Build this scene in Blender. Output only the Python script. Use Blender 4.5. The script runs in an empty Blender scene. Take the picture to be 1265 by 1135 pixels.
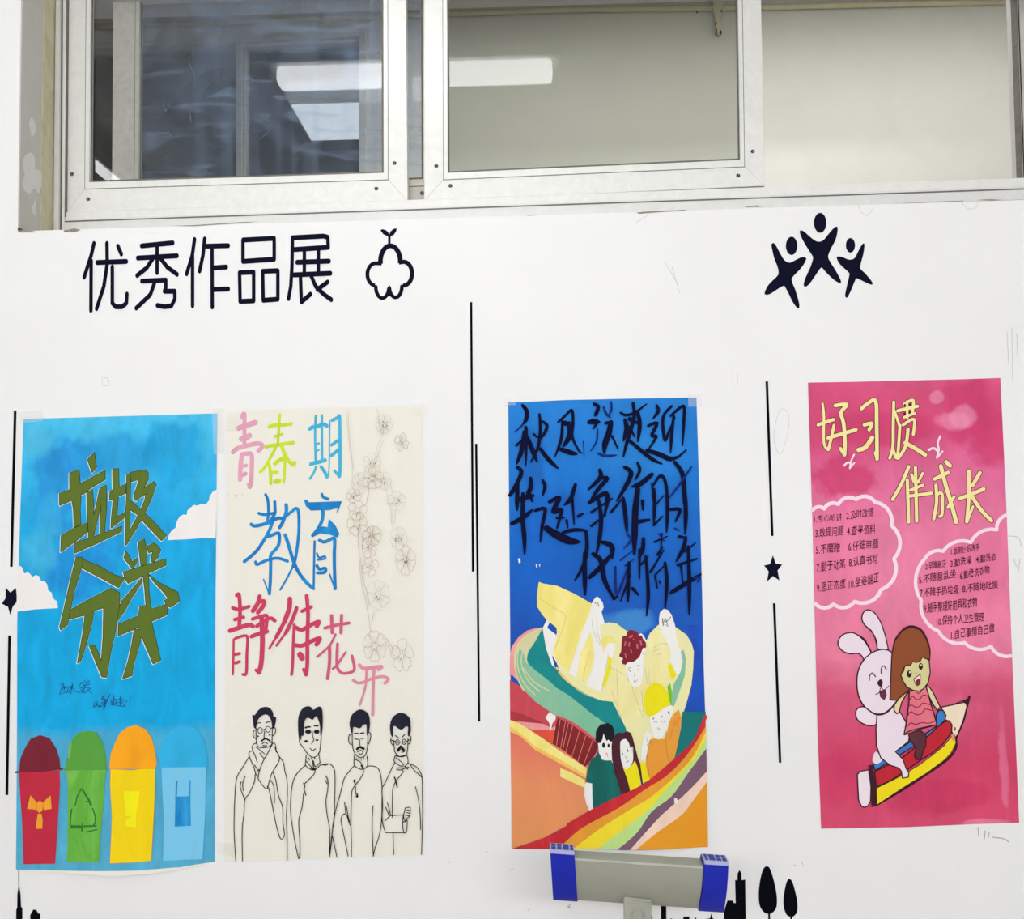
import bpy, bmesh, math, random
from mathutils import Vector, Matrix
from mathutils.geometry import tessellate_polygon, delaunay_2d_cdt
random.seed(7)
scene = bpy.context.scene
COL = scene.collection

# ------------------------------------------------------------------ camera
F_PX, CX, CY = 1150.0, 632.5, 567.5
CAM = Vector((0.0, -2.4, 1.6))
_up = Vector((-350.0, -18300.0, F_PX)).normalized()          # world up in image axes (x right, y down, z forward)
_hy = (350.0 * 60000.0 + F_PX * F_PX) / 18300.0
_rt = -Vector((-60000.0, _hy, F_PX)).normalized()            # world +X in image axes
_rt = (_rt - _up * _rt.dot(_up)).normalized()
_fw = _rt.cross(_up).normalized()                            # world +Y in image axes
if _fw.z < 0: _fw = -_fw
def ray(px, py):
    d = Vector((px - CX, py - CY, F_PX))
    return Vector((d.dot(_rt), d.dot(_fw), d.dot(_up)))
def at(px, py, Y=0.0):
    d = ray(px, py); return CAM + d * ((Y - CAM.y) / d.y)
def at_z(px, py, z):
    d = ray(px, py); return CAM + d * ((z - CAM.z) / d.z)
cam_data = bpy.data.cameras.new('camera')
cam = bpy.data.objects.new('camera', cam_data); COL.objects.link(cam)
cam_data.sensor_fit = 'HORIZONTAL'; cam_data.sensor_width = 36.0
cam_data.lens = F_PX / 1265.0 * 36.0
def _w(v): return Vector((v.dot(_rt), v.dot(_fw), v.dot(_up)))
_cx, _cy, _cz = _w(Vector((1,0,0))), _w(Vector((0,-1,0))), _w(Vector((0,0,-1)))
M = Matrix((( _cx.x,_cy.x,_cz.x,CAM.x),(_cx.y,_cy.y,_cz.y,CAM.y),(_cx.z,_cy.z,_cz.z,CAM.z),(0,0,0,1)))
cam.matrix_world = M
cam_data.clip_start = 0.02
scene.camera = cam

# ------------------------------------------------------------------ world, lights, exposure
world = bpy.data.worlds.new('world'); scene.world = world; world.use_nodes = True
world.node_tree.nodes['Background'].inputs[0].default_value = (0.02, 0.025, 0.035, 1)
world.node_tree.nodes['Background'].inputs[1].default_value = 1.0
vs = scene.view_settings
vs.view_transform = 'Standard'; vs.look = 'None'; vs.gamma = 1.0; vs.use_curve_mapping = False
vs.exposure = 0.0
def area(name, loc, size, size_y, power, color=(1,1,1), rot=(0,0,0)):
    l = bpy.data.lights.new(name, 'AREA'); l.shape = 'RECTANGLE'; l.size = size; l.size_y = size_y
    l.energy = power; l.color = color
    o = bpy.data.objects.new(name, l); COL.objects.link(o); o.location = loc; o.rotation_euler = rot
    return o
# corridor ceiling lighting (long rows of tubes) and the light of the room beyond the window
area('corridor_ceiling_light_near', (0, -2.0, 3.24), 6.5, 0.5, 2, (0.97, 0.985, 1.0), (math.radians(25), 0, 0))
area('corridor_ceiling_light_middle', (0, -4.0, 3.24), 6.5, 0.6, 5, (0.965, 0.98, 1.0), (math.radians(50), 0, 0))
area('corridor_ceiling_light_far', (0, -6.0, 3.2), 6.6, 0.8, 325, (0.965, 0.98, 1.0), (math.radians(66), 0, 0))
area('inner_room_ceiling_light', (0.95, 0.75, 3.66), 3.3, 0.25, 21.5, (1.0, 0.995, 0.98), (math.radians(10), 0, 0))

# ------------------------------------------------------------------ materials
def lin(c):
    return tuple((x/255/12.92 if x/255 <= 0.04045 else ((x/255+0.055)/1.055)**2.4) for x in c) + (1.0,)
_mats = {}
def nodes_of(name):
    m = bpy.data.materials.new(name); m.use_nodes = True
    nt = m.node_tree; b = nt.nodes['Principled BSDF']
    return m, nt, b
def paint(name, col, var=0.12, scale=14, rough=0.75, stops=None, height=1.2, col2=None, streak=(1,1,0.35), spec=0.25, bump=0.0, zoff=0.0, wob=0.10, blobs=None, root=None):
    """matt paint: base colour (or vertical list of colours) with brushy variation"""
    if name in _mats: return _mats[name]
    m, nt, b = nodes_of(name); N = nt.nodes; L = nt.links
    b.inputs['Roughness'].default_value = rough
    b.inputs['Specular IOR Level'].default_value = spec
    tc = N.new('ShaderNodeTexCoord'); mp = N.new('ShaderNodeMapping'); mp.inputs['Scale'].default_value = streak
    L.new(tc.outputs['Object'], mp.inputs['Vector'])
    nz = N.new('ShaderNodeTexNoise'); nz.inputs['Scale'].default_value = scale; nz.inputs['Detail'].default_value = 5
    nz.inputs['Roughness'].default_value = 0.62; nz.inputs['Distortion'].default_value = 0.6
    L.new(mp.outputs['Vector'], nz.inputs['Vector'])
    if stops:
        sp = N.new('ShaderNodeSeparateXYZ'); L.new(tc.outputs['Object'], sp.inputs[0])
        n2 = N.new('ShaderNodeTexNoise'); n2.inputs['Scale'].default_value = 5; n2.inputs['Detail'].default_value = 4
        L.new(tc.outputs['Object'], n2.inputs['Vector'])
        mm = N.new('ShaderNodeMath'); mm.operation = 'MULTIPLY_ADD'; mm.inputs[1].default_value = 1/height; mm.inputs[2].default_value = zoff
        L.new(sp.outputs['Z'], mm.inputs[0])
        ms = N.new('ShaderNodeMath'); ms.operation = 'SUBTRACT'; ms.inputs[1].default_value = 0.5; L.new(n2.outputs['Fac'], ms.inputs[0])
        ma = N.new('ShaderNodeMath'); ma.operation = 'MULTIPLY_ADD'; ma.inputs[1].default_value = wob*2
        L.new(ms.outputs[0], ma.inputs[0]); L.new(mm.outputs[0], ma.inputs[2])
        cr = N.new('ShaderNodeValToRGB'); L.new(ma.outputs[0], cr.inputs[0])
        el = cr.color_ramp.elements
        el[0].position = stops[0][0]; el[0].color = lin(stops[0][1])
        el[1].position = stops[-1][0]; el[1].color = lin(stops[-1][1])
        for p, c in stops[1:-1]:
            e = el.new(p); e.color = lin(c)
        base = cr.outputs[0]
    else:
        rgb = N.new('ShaderNodeRGB'); rgb.outputs[0].default_value = lin(col); base = rgb.outputs[0]
    if col2:
        mx = N.new('ShaderNodeMix'); mx.data_type = 'RGBA'; mx.inputs['B'].default_value = lin(col2)
        r = N.new('ShaderNodeValToRGB'); r.color_ramp.elements[0].position = 0.42; r.color_ramp.elements[1].position = 0.66
        L.new(nz.outputs['Fac'], r.inputs[0]); L.new(r.outputs[0], mx.inputs['Factor']); L.new(base, mx.inputs['A']); base = mx.outputs['Result']
    for (bx, by, rx, ry, bc, amt) in (blobs or []):
        c = at(bx, by, 0) - Vector(root.location); k = (at(bx+1, by, 0) - at(bx, by, 0)).length
        m1 = N.new('ShaderNodeMapping'); m1.inputs['Location'].default_value = (-c.x/(rx*k), 0, -c.z/(ry*k)); m1.inputs['Scale'].default_value = (1/(rx*k), 0, 1/(ry*k))
        L.new(tc.outputs['Object'], m1.inputs['Vector'])
        ln = N.new('ShaderNodeVectorMath'); ln.operation = 'LENGTH'; L.new(m1.outputs[0], ln.inputs[0])
        nb = N.new('ShaderNodeTexNoise'); nb.inputs['Scale'].default_value = 16; nb.inputs['Detail'].default_value = 5; L.new(tc.outputs['Object'], nb.inputs['Vector'])
        ad = N.new('ShaderNodeMath'); ad.operation = 'MULTIPLY_ADD'; ad.inputs[1].default_value = 1.6; L.new(nb.outputs['Fac'], ad.inputs[0]); L.new(ln.outputs['Value'], ad.inputs[2])
        r3 = N.new('ShaderNodeMapRange'); r3.inputs['From Min'].default_value = 1.95; r3.inputs['From Max'].default_value = 1.55; r3.inputs['To Max'].default_value = amt; L.new(ad.outputs[0], r3.inputs['Value'])
        mb_ = N.new('ShaderNodeMix'); mb_.data_type = 'RGBA'; mb_.inputs['B'].default_value = lin(bc); L.new(r3.outputs[0], mb_.inputs['Factor']); L.new(base, mb_.inputs['A']); base = mb_.outputs['Result']
    hs = N.new('ShaderNodeHueSaturation')
    mr = N.new('ShaderNodeMapRange'); mr.inputs['From Min'].default_value = 0.3; mr.inputs['From Max'].default_value = 0.7
    mr.inputs['To Min'].default_value = 1-var; mr.inputs['To Max'].default_value = 1+var
    L.new(nz.outputs['Fac'], mr.inputs['Value']); L.new(mr.outputs[0], hs.inputs['Value']); L.new(base, hs.inputs['Color'])
    L.new(hs.outputs[0], b.inputs['Base Color'])
    if bump:
        bp = N.new('ShaderNodeBump'); bp.inputs['Strength'].default_value = bump; bp.inputs['Distance'].default_value = 0.002
        L.new(nz.outputs['Fac'], bp.inputs['Height']); L.new(bp.outputs[0], b.inputs['Normal'])
    _mats[name] = m
    return m
def metal(name, col, rough=0.35, met=0.6, streak=(1,1,20), scale=8, var=0.07):
    m = paint(name, col, var=var, scale=scale, rough=rough, streak=streak, spec=0.5)
    m.node_tree.nodes['Principled BSDF'].inputs['Metallic'].default_value = met
    return m
def emit(name, col, strength):
    m = bpy.data.materials.new(name); m.use_nodes = True; nt = m.node_tree; nt.nodes.clear()
    e = nt.nodes.new('ShaderNodeEmission'); e.inputs[0].default_value = lin(col); e.inputs[1].default_value = strength
    o = nt.nodes.new('ShaderNodeOutputMaterial'); nt.links.new(e.outputs[0], o.inputs[0]); return m
def glass_mat(name, tint=(235,240,238), refl=0.045, haze=None):
    m = bpy.data.materials.new(name); m.use_nodes = True; nt = m.node_tree; N = nt.nodes; L = nt.links; N.clear()
    tr = N.new('ShaderNodeBsdfTransparent'); tr.inputs[0].default_value = lin(tint)
    gl = N.new('ShaderNodeBsdfGlossy'); gl.inputs['Roughness'].default_value = 0.0
    fr = N.new('ShaderNodeFresnel'); fr.inputs['IOR'].default_value = 1.5
    frs = N.new('ShaderNodeMath'); frs.operation = 'MULTIPLY'; frs.inputs[1].default_value = 0.3 if haze else 1.0; L.new(fr.outputs[0], frs.inputs[0])
    mx = N.new('ShaderNodeMixShader'); L.new(frs.outputs[0], mx.inputs[0]); L.new(tr.outputs[0], mx.inputs[1]); L.new(gl.outputs[0], mx.inputs[2])
    out = N.new('ShaderNodeOutputMaterial'); last = mx
    if haze:
        df = N.new('ShaderNodeBsdfDiffuse'); df.inputs[0].default_value = lin((170, 192, 226))
        tl = N.new('ShaderNodeBsdfTranslucent'); tl.inputs[0].default_value = lin((170, 192, 226))
        ad = N.new('ShaderNodeMixShader'); ad.inputs[0].default_value = 0.3; L.new(df.outputs[0], ad.inputs[1]); L.new(tl.outputs[0], ad.inputs[2])
        tc = N.new('ShaderNodeTexCoord')
        def nz(scale, sc, dist, detail, lo, hi, amp, rot=0.0):
            mp = N.new('ShaderNodeMapping'); mp.inputs['Scale'].default_value = sc; mp.inputs['Rotation'].default_value = (0, rot, 0)
            L.new(tc.outputs['Object'], mp.inputs['Vector'])
            n = N.new('ShaderNodeTexNoise'); n.inputs['Scale'].default_value = scale; n.inputs['Detail'].default_value = detail; n.inputs['Distortion'].default_value = dist
            L.new(mp.outputs['Vector'], n.inputs['Vector'])
            r = N.new('ShaderNodeMapRange'); r.inputs['From Min'].default_value = lo; r.inputs['From Max'].default_value = hi
            r.inputs['To Min'].default_value = 0; r.inputs['To Max'].default_value = amp; L.new(n.outputs['Fac'], r.inputs['Value']); return r.outputs[0]
        parts = [nz(2.4, (11, 1, 0.5), 0.5, 7, 0.47, 0.78, haze*1.1),
                 nz(4.0, (1, 1, 1), 2.2, 9, 0.47, 0.75, haze*0.9),
                 nz(5.0, (0.6, 1, 2.6), 2.2, 10, 0.54, 0.70, haze*1.2, 0.75),
                 nz(6.0, (0.6, 1, 2.2), 1.8, 10, 0.58, 0.72, haze*0.9, -0.5)]
        s = None
        for p in parts:
            if s is None: s = p; continue
            a = N.new('ShaderNodeMath'); a.operation = 'ADD'; L.new(s, a.inputs[0]); L.new(p, a.inputs[1]); s = a.outputs[0]
        # dust gathers towards the left half of the pane and the top
        sp = N.new('ShaderNodeSeparateXYZ'); L.new(tc.outputs['Object'], sp.inputs[0])
        gx = N.new('ShaderNodeMapRange'); gx.inputs['From Min'].default_value = -0.95; gx.inputs['From Max'].default_value = -0.35
        gx.inputs['To Min'].default_value = 1.35; gx.inputs['To Max'].default_value = 0.55; L.new(sp.outputs['X'], gx.inputs['Value'])
        mu = N.new('ShaderNodeMath'); mu.operation = 'MULTIPLY'; mu.use_clamp = True; L.new(s, mu.inputs[0]); L.new(gx.outputs[0], mu.inputs[1])
        ba = N.new('ShaderNodeMath'); ba.operation = 'ADD'; ba.inputs[1].default_value = 0.05; ba.use_clamp = True; L.new(mu.outputs[0], ba.inputs[0])
        m2 = N.new('ShaderNodeMixShader'); L.new(ba.outputs[0], m2.inputs[0]); L.new(mx.outputs[0], m2.inputs[1]); L.new(ad.outputs[0], m2.inputs[2])
        last = m2
    L.new(last.outputs[0], out.inputs[0]); return m

# ------------------------------------------------------------------ object helpers
def tag(o, label=None, cat=None, group=None, kind=None):
    if label: o['label'] = label
    if cat: o['category'] = cat
    if group: o['group'] = group
    if kind: o['kind'] = kind
    return o
def empty(name, loc, parent=None):
    o = bpy.data.objects.new(name, None); COL.objects.link(o); o.location = loc; o.empty_display_size = 0.05
    if parent: o.parent = parent
    return o
def origin(o):
    v = Vector((0,0,0))
    while o is not None: v += Vector(o.location); o = o.parent
    return v
def mesh_obj(name, verts, faces, mats, parent=None, mi=None, smooth=False, loc=None):
    """verts are world coordinates"""
    org = origin(parent) if parent else Vector((0,0,0))
    l = Vector(loc) - org if loc is not None else Vector((0,0,0))
    me = bpy.data.meshes.new(name)
    off = org + l
    me.from_pydata([tuple(Vector(v) - off) for v in verts], [], faces)
    for m in (mats if isinstance(mats, (list, tuple)) else [mats]): me.materials.append(m)
    if mi: me.polygons.foreach_set('material_index', mi)
    if smooth: me.polygons.foreach_set('use_smooth', [True]*len(me.polygons))
    me.update()
    o = bpy.data.objects.new(name, me); COL.objects.link(o); o.location = l
    if parent: o.parent = parent
    return o
def bm_obj(name, bm, mats, parent=None, smooth=False):
    vs_ = [v.co.copy() for v in bm.verts]; bm.verts.index_update()
    fs = [[v.index for v in f.verts] for f in bm.faces]; mi = [f.material_index for f in bm.faces]
    bm.free(); return mesh_obj(name, vs_, fs, mats, parent, mi, smooth)
def box_bm(bm, lo, hi, bevel=0.0, seg=2):
    r = bmesh.ops.create_cube(bm, size=1.0)
    for v in r['verts']:
        v.co = Vector([lo[i] + (v.co[i] + 0.5) * (hi[i] - lo[i]) for i in range(3)])
    if bevel:
        es = set(e for v in r['verts'] for e in v.link_edges)
        bmesh.ops.bevel(bm, geom=list(es), offset=bevel, segments=seg, affect='EDGES', profile=0.5)
def box(name, lo, hi, mat, parent=None, bevel=0.0, seg=2):
    bm = bmesh.new(); box_bm(bm, lo, hi, bevel, seg)
    bmesh.ops.recalc_face_normals(bm, faces=bm.faces)
    return bm_obj(name, bm, mat, parent)
def prism(name, pts_px, Y0, Y1, mat, parent=None, bevel=0.0, extra=None):
    """polygon seen at the given pixels on the plane Y0, extruded straight back to Y1"""
    fr = [at(x, y, Y0) for x, y in pts_px]
    bk = [Vector((p.x, Y1, p.z)) for p in fr]
    n = len(fr); bm = bmesh.new()
    a = [bm.verts.new(p) for p in fr]; b = [bm.verts.new(p) for p in bk]
    bm.faces.new(a); bm.faces.new(list(reversed(b)))
    for i in range(n): bm.faces.new([a[i], b[i], b[(i+1) % n], a[(i+1) % n]])
    bmesh.ops.recalc_face_normals(bm, faces=bm.faces)
    if bevel: bmesh.ops.bevel(bm, geom=bm.edges[:], offset=bevel, segments=1, affect='EDGES', profile=0.5)
    if extra: extra(bm)
    return bm_obj(name, bm, mat, parent)

# ------------------------------------------------------------------ flat art engine (paint and vinyl lying on paper or wall)
def nums(s):
    return [tuple(float(q) for q in t.split(',')) for t in s.split()]
def catmull(P, closed, k=4):
    n = len(P); out = []
    rng = range(n if closed else n-1)
    g = (lambda i: P[i % n]) if closed else (lambda i: P[max(0, min(n-1, i))])
    for i in rng:
        p0, p1, p2, p3 = g(i-1), g(i), g(i+1), g(i+2)
        for j in range(k):
            t = j/k; t2 = t*t; t3 = t2*t
            out.append(tuple(0.5*((2*b)+(-a+c)*t+(2*a-5*b+4*c-d)*t2+(-a+3*b-3*c+d)*t3) for a, b, c, d in zip(p0, p1, p2, p3)))
    if not closed: out.append(P[-1])
    return out
class Frame:
    def __init__(s, x, y, k): s.x, s.y, s.k = x, y, k
    def __call__(s, pts): return [(s.x + p[0]/s.k, s.y + p[1]/s.k) + tuple(p[2:]) for p in pts]
STEP = 2.6e-5
class Art:
    def __init__(s, root, y=-0.0012, warp=None):
        s.root, s.y, s.warp, s.n = root, y, warp, 0
    def begin(s, name, label=None, parent=None):
        s.name, s.label, s.parent = name, label, parent or s.root
        s.v, s.f, s.mi, s.mats, s.flat = [], [], [], [], {}
        s.raw = []
    def _m(s, mat):
        if mat not in s.mats: s.mats.append(mat)
        return s.mats.index(mat)
    def layer(s): s.n += 1; return s.y - s.n*STEP
    def _add(s, pts, faces, mat, Y):
        s.flat.setdefault((Y, s._m(mat)), []).append((pts, faces))
    def _flatten(s):
        """merge the overlapping pieces of each layer into one non-overlapping sheet"""
        for (Y, mi), items in s.flat.items():
            V, Fc = [], []
            for pts, faces in items:
                b = len(V); V += [Vector((p[0], -p[1])) for p in pts]
                for f in faces:
                    g = [b+i for i in f]
                    ar = sum(V[g[i]].x*V[g[(i+1) % len(g)]].y - V[g[(i+1) % len(g)]].x*V[g[i]].y for i in range(len(g)))
                    if abs(ar) < 1e-4: continue
                    Fc.append(g if ar > 0 else g[::-1])
            if not Fc: continue
            r = delaunay_2d_cdt(V, [], Fc, 1, 1e-4)
            b = len(s.v); s.v += [at(p[0], -p[1], Y) for p in r[0]]
            keep = [f for f, o in zip(r[2], r[5]) if len(o)]
            s.f += [[b+i for i in f] for f in keep]; s.mi += [mi]*len(keep)
    def fill(s, mat, F, pts, smooth=False, ol=None, k=4, Y=None):
        P = nums(pts) if isinstance(pts, str) else list(pts)
        if F: P = F(P)
        P = [p[:2] for p in P]
        if smooth: P = catmull(P, True, k)
        Y = s.layer() if Y is None else Y
        Pu = [P[0]]
        for p in P[1:]:
            if math.hypot(p[0]-Pu[-1][0], p[1]-Pu[-1][1]) > 1e-3: Pu.append(p)
        tri = tessellate_polygon([[Vector((p[0], p[1], 0)) for p in Pu]])
        s._add(Pu, [list(t) for t in tri], mat, Y)
        if ol: s.line(ol[0], None, P + [P[0]], ol[1], smooth=False, wabs=True)
    def line(s, mat, F, pts, w, smooth=True, closed=False, taper=None, wabs=False, k=4, cap=True, Y=None, an=1.0):
        P = nums(pts) if isinstance(pts, str) else list(pts)
        P = [tuple(p[:2]) + ((p[2] if len(p) > 2 else w),) for p in P]
        if F: P = [(a[0], a[1], p[2] / (1 if wabs else F.k)) for a, p in zip(F([q[:2] for q in P]), P)]
        if smooth and len(P) > 2: P = catmull(P, closed, k)
        elif closed: P = P + [P[0]]
        n = len(P)
        if taper:
            a, b = taper
            P = [(x, y, max(0.15, ww*(a + (1-a)*min(1, (i/(n-1))*3)) * (b + (1-b)*min(1, (1-i/(n-1))*3)))) for i, (x, y, ww) in enumerate(P)]
        Y = s.layer() if Y is None else Y
        V = []; Fc = []
        for i in range(n-1):
            (x0, y0, w0), (x1, y1, w1) = P[i], P[i+1]
            dx, dy = x1-x0, y1-y0; d = math.hypot(dx, dy)
            if d < 1e-6: continue
            nx, ny = -dy/d, dx/d*an; b = len(V)
            V += [(x0+nx*w0/2, y0+ny*w0/2), (x0-nx*w0/2, y0-ny*w0/2), (x1-nx*w1/2, y1-ny*w1/2), (x1+nx*w1/2, y1+ny*w1/2)]
            Fc.append([b, b+1, b+2, b+3])
        for i, (x, y, ww) in enumerate(P):
            if ww < 0.5 and 0 < i < n-1: continue
            if i in (0, n-1) and not cap: continue
            m = 10 if ww > 2.5 else 6; b = len(V)
            V += [(x+ww/2*math.cos(2*math.pi*j/m), y+ww/2*an*math.sin(2*math.pi*j/m)) for j in range(m)]
            Fc.append(list(range(b, b+m)))
        s._add(V, Fc, mat, Y)
    def ell(s, mat, F, cx, cy, rx, ry, rot=0.0, ol=None, n=18):
        c, q = math.cos(rot), math.sin(rot)
        P = [(cx+rx*math.cos(t)*c-ry*math.sin(t)*q, cy+rx*math.cos(t)*q+ry*math.sin(t)*c) for t in [2*math.pi*i/n for i in range(n)]]
        s.fill(mat, F, P, ol=ol)
    def lines(s, mat, F, spec, w, **kw):
        """spec: strokes separated by ';', optional 'w:' prefix"""
        for t in spec.split(';'):
            t = t.strip()
            if not t: continue
            ww = w
            if ':' in t: a, t = t.split(':'); ww = float(a)
            s.line(mat, F, t, ww, **kw)
    def text(s, mat, F, string, x0, y0, x1, y1, h, wt=0.006, shear=0.15):
        cu = bpy.data.curves.new('t', 'FONT'); cu.body = string; cu.size = 1.0; cu.offset = wt; cu.resolution_u = 2
        ob = bpy.data.objects.new('t', cu); COL.objects.link(ob)
        dg = bpy.context.evaluated_depsgraph_get(); dg.update()
        me = bpy.data.meshes.new_from_object(ob.evaluated_get(dg))
        xs = [v.co.x for v in me.vertices]; ys = [v.co.y for v in me.vertices]
        if xs:
            a, b, c, d = min(xs), max(xs), min(ys), max(ys)
            fx = lambda v: (v.co.x-a)/(b-a); fy = lambda v: (v.co.y-c)/(d-c)
            P = [(x0 + (x1-x0)*fx(v), y0 + (y1-y0)*fx(v) - h*fy(v) + math.sin(v.co.x*2.3)*h*0.04) for v in me.vertices]
            if F: P = F(P)
            s.raw.append((P, [list(p.vertices) for p in me.polygons], mat, s.layer()))
        bpy.data.objects.remove(ob); bpy.data.meshes.remove(me); bpy.data.curves.remove(cu)
    def end(s):
        s._flatten()
        for P, faces, mat, Y in s.raw:
            b = len(s.v); s.v += [at(p[0], p[1], Y) for p in P]
            s.f += [[b+i for i in f] for f in faces]; s.mi += [s._m(mat)]*len(faces)
        verts, faces, mi = s.v, s.f, s.mi
        if s.warp:
            fn, x0, dx, nx, z0, dz, nz = s.warp      # uniform grid; the curl is linear on each grid triangle
            xs = [x0+dx*i for i in range(nx+1)]; zs = [z0+dz*i for i in range(nz+1)]
            raw = fn
            def fn(v):
                u, w = (v.x-x0)/dx, (v.z-z0)/dz
                i, j = math.floor(u), math.floor(w); fu, fw = u-i, w-j
                g = lambda a, b: raw(Vector((x0+dx*a, 0, z0+dz*b)))
                h00, h11 = g(i, j), g(i+1, j+1)
                if fu >= fw: h = g(i+1, j); return h00 + (h-h00)*fu + (h11-h)*fw
                h = g(i, j+1); return h00 + (h-h00)*fw + (h11-h)*fu
            if any(abs(fn(v)) > 1e-5 for v in verts):
                bm = bmesh.new(); bv = [bm.verts.new(v) for v in verts]
                for f, m in zip(faces, mi):
                    try: bf = bm.faces.new([bv[i] for i in f]); bf.material_index = m
                    except ValueError: pass
                for ax, vals in ((0, xs), (2, zs)):
                    for c in vals:
                        no = Vector((1,0,0)) if ax == 0 else Vector((0,0,1))
                        co = Vector((c,0,0)) if ax == 0 else Vector((0,0,c))
                        g = bm.verts[:] + bm.edges[:] + bm.faces[:]
                        bmesh.ops.bisect_plane(bm, geom=g, dist=1e-7, plane_co=co, plane_no=no)
                for c in range(-nz, nx+1):
                    g = bm.verts[:] + bm.edges[:] + bm.faces[:]
                    bmesh.ops.bisect_plane(bm, geom=g, dist=1e-7, plane_co=Vector((x0+c*dx, 0, z0)), plane_no=Vector((dz, 0, -dx)).normalized())
                bmesh.ops.triangulate(bm, faces=bm.faces[:])
                for v in bm.verts: v.co.y -= fn(v.co)
                o = bm_obj(s.name, bm, s.mats, s.parent)
                if s.label: o['label'] = s.label
                return o
        o = mesh_obj(s.name, verts, faces, s.mats, s.parent, mi)
        if s.label: o['label'] = s.label
        return o
def arcs(cusps, bulge, closed=False, n=7):
    out = []; m = len(cusps)
    for i in range(m if closed else m-1):
        (x0, y0), (x1, y1) = cusps[i], cusps[(i+1) % m]
        dx, dy = x1-x0, y1-y0; d = math.hypot(dx, dy); nx, ny = dy/d, -dx/d
        for j in range(n):
            t = j/n; h = bulge*d*math.sin(math.pi*t)**0.75 if 0 < t < 1 else 0
            out.append((x0+dx*t+nx*h, y0+dy*t+ny*h))
    if not closed: out.append(cusps[-1])
    return out
# ------------------------------------------------------------------ room shell
XL, XR, YB, ZC = -3.4, 3.4, -6.8, 3.3
WALL_D = 0.17                      # depth of the window recess in front of the aluminium frame
def wall_material():
    m, nt, b = nodes_of('white_wall_paint'); N = nt.nodes; L = nt.links
    b.inputs['Roughness'].default_value = 0.55; b.inputs['Specular IOR Level'].default_value = 0.3
    tc = N.new('ShaderNodeTexCoord')
    n1 = N.new('ShaderNodeTexNoise'); n1.inputs['Scale'].default_value = 1.6; n1.inputs['Detail'].default_value = 6; L.new(tc.outputs['Object'], n1.inputs[0])
    cr = N.new('ShaderNodeValToRGB'); cr.color_ramp.elements[0].position = 0.3; cr.color_ramp.elements[1].position = 0.7
    cr.color_ramp.elements[0].color = lin((236,235,234)); cr.color_ramp.elements[1].color = lin((241,240,240)); L.new(n1.outputs[0], cr.inputs[0])
    # faint rubbed smudges
    mp = N.new('ShaderNodeMapping'); mp.inputs['Scale'].default_value = (3, 1, 1.2); mp.inputs['Rotation'].default_value = (0, 0.25, 0); L.new(tc.outputs['Object'], mp.inputs[0])
    n2 = N.new('ShaderNodeTexNoise'); n2.inputs['Scale'].default_value = 7; n2.inputs['Detail'].default_value = 9; n2.inputs['Roughness'].default_value = 0.7; L.new(mp.outputs[0], n2.inputs[0])
    r2 = N.new('ShaderNodeMapRange'); r2.inputs['From Min'].default_value = 0.66; r2.inputs['From Max'].default_value = 0.8; r2.inputs['To Max'].default_value = 0.35; L.new(n2.outputs[0], r2.inputs[0])
    mx = N.new('ShaderNodeMix'); mx.data_type = 'RGBA'; mx.inputs['B'].default_value = lin((196,194,190)); L.new(r2.outputs[0], mx.inputs['Factor']); L.new(cr.outputs[0], mx.inputs['A'])
    L.new(mx.outputs['Result'], b.inputs['Base Color'])
    n3 = N.new('ShaderNodeTexNoise'); n3.inputs['Scale'].default_value = 60; n3.inputs['Detail'].default_value = 3; L.new(tc.outputs['Object'], n3.inputs[0])
    ad = N.new('ShaderNodeMath'); ad.operation = 'MULTIPLY_ADD'; ad.inputs[1].default_value = 2.5; L.new(n1.outputs[0], ad.inputs[0]); L.new(n3.outputs[0], ad.inputs[2])
    bp = N.new('ShaderNodeBump'); bp.inputs['Strength'].default_value = 0.12; bp.inputs['Distance'].default_value = 0.002; L.new(ad.outputs[0], bp.inputs['Height']); L.new(bp.outputs[0], b.inputs['Normal'])
    return m
M_WALL = wall_material()
M_PLAIN = paint('plain_wall', (232,232,232), var=0.02, scale=2)
M_CEIL = paint('ceiling_paint', (228,228,226), var=0.02, scale=2)
M_FLOOR = paint('floor_terrazzo', (168,164,156), var=0.12, scale=60, streak=(1,1,1), rough=0.35)
def st(o): o['kind'] = 'structure'; return o
# window opening outline on the wall face
pBL, pBR = at(22, 285.5), at(1340, 244.5)
xl, xr = at(24, 140).x, at(1338, 120).x
zl, zr = pBL.z, pBR.z
ZT = 3.14
T = 0.32
bm = bmesh.new()
def quadf(bm, *ps): return bm.faces.new([bm.verts.new(p) for p in ps])
pBL = Vector((xl, 0, pBL.z)); pBR = Vector((xr, 0, pBR.z))
pTL = Vector((xl, 0, ZT)); pTR = Vector((xr, 0, ZT))
A, B, C_, D = Vector((XL,0,0)), Vector((XR,0,0)), Vector((XR,0,ZC)), Vector((XL,0,ZC))
quadf(bm, A, B, pBR, pBL); quadf(bm, B, C_, pTR, pBR); quadf(bm, C_, D, pTL, pTR); quadf(bm, D, A, pBL, pTL)
bk = lambda p: Vector((p.x, T, p.z))
quadf(bm, bk(B), bk(A), bk(pBL), bk(pBR)); quadf(bm, bk(C_), bk(B), bk(pBR), bk(pTR)); quadf(bm, bk(D), bk(C_), bk(pTR), bk(pTL)); quadf(bm, bk(A), bk(D), bk(pTL), bk(pBL))
quadf(bm, pBL, pBR, bk(pBR), bk(pBL)); quadf(bm, pBR, pTR, bk(pTR), bk(pBR)); quadf(bm, pTR, pTL, bk(pTL), bk(pTR)); 
quadf(bm, pTL, pBL, bk(pBL), bk(pTL))
bmesh.ops.remove_doubles(bm, verts=bm.verts, dist=1e-5)
bmesh.ops.recalc_face_normals(bm, faces=bm.faces)
wall_front = st(bm_obj('wall_front', bm, M_WALL))
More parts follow.
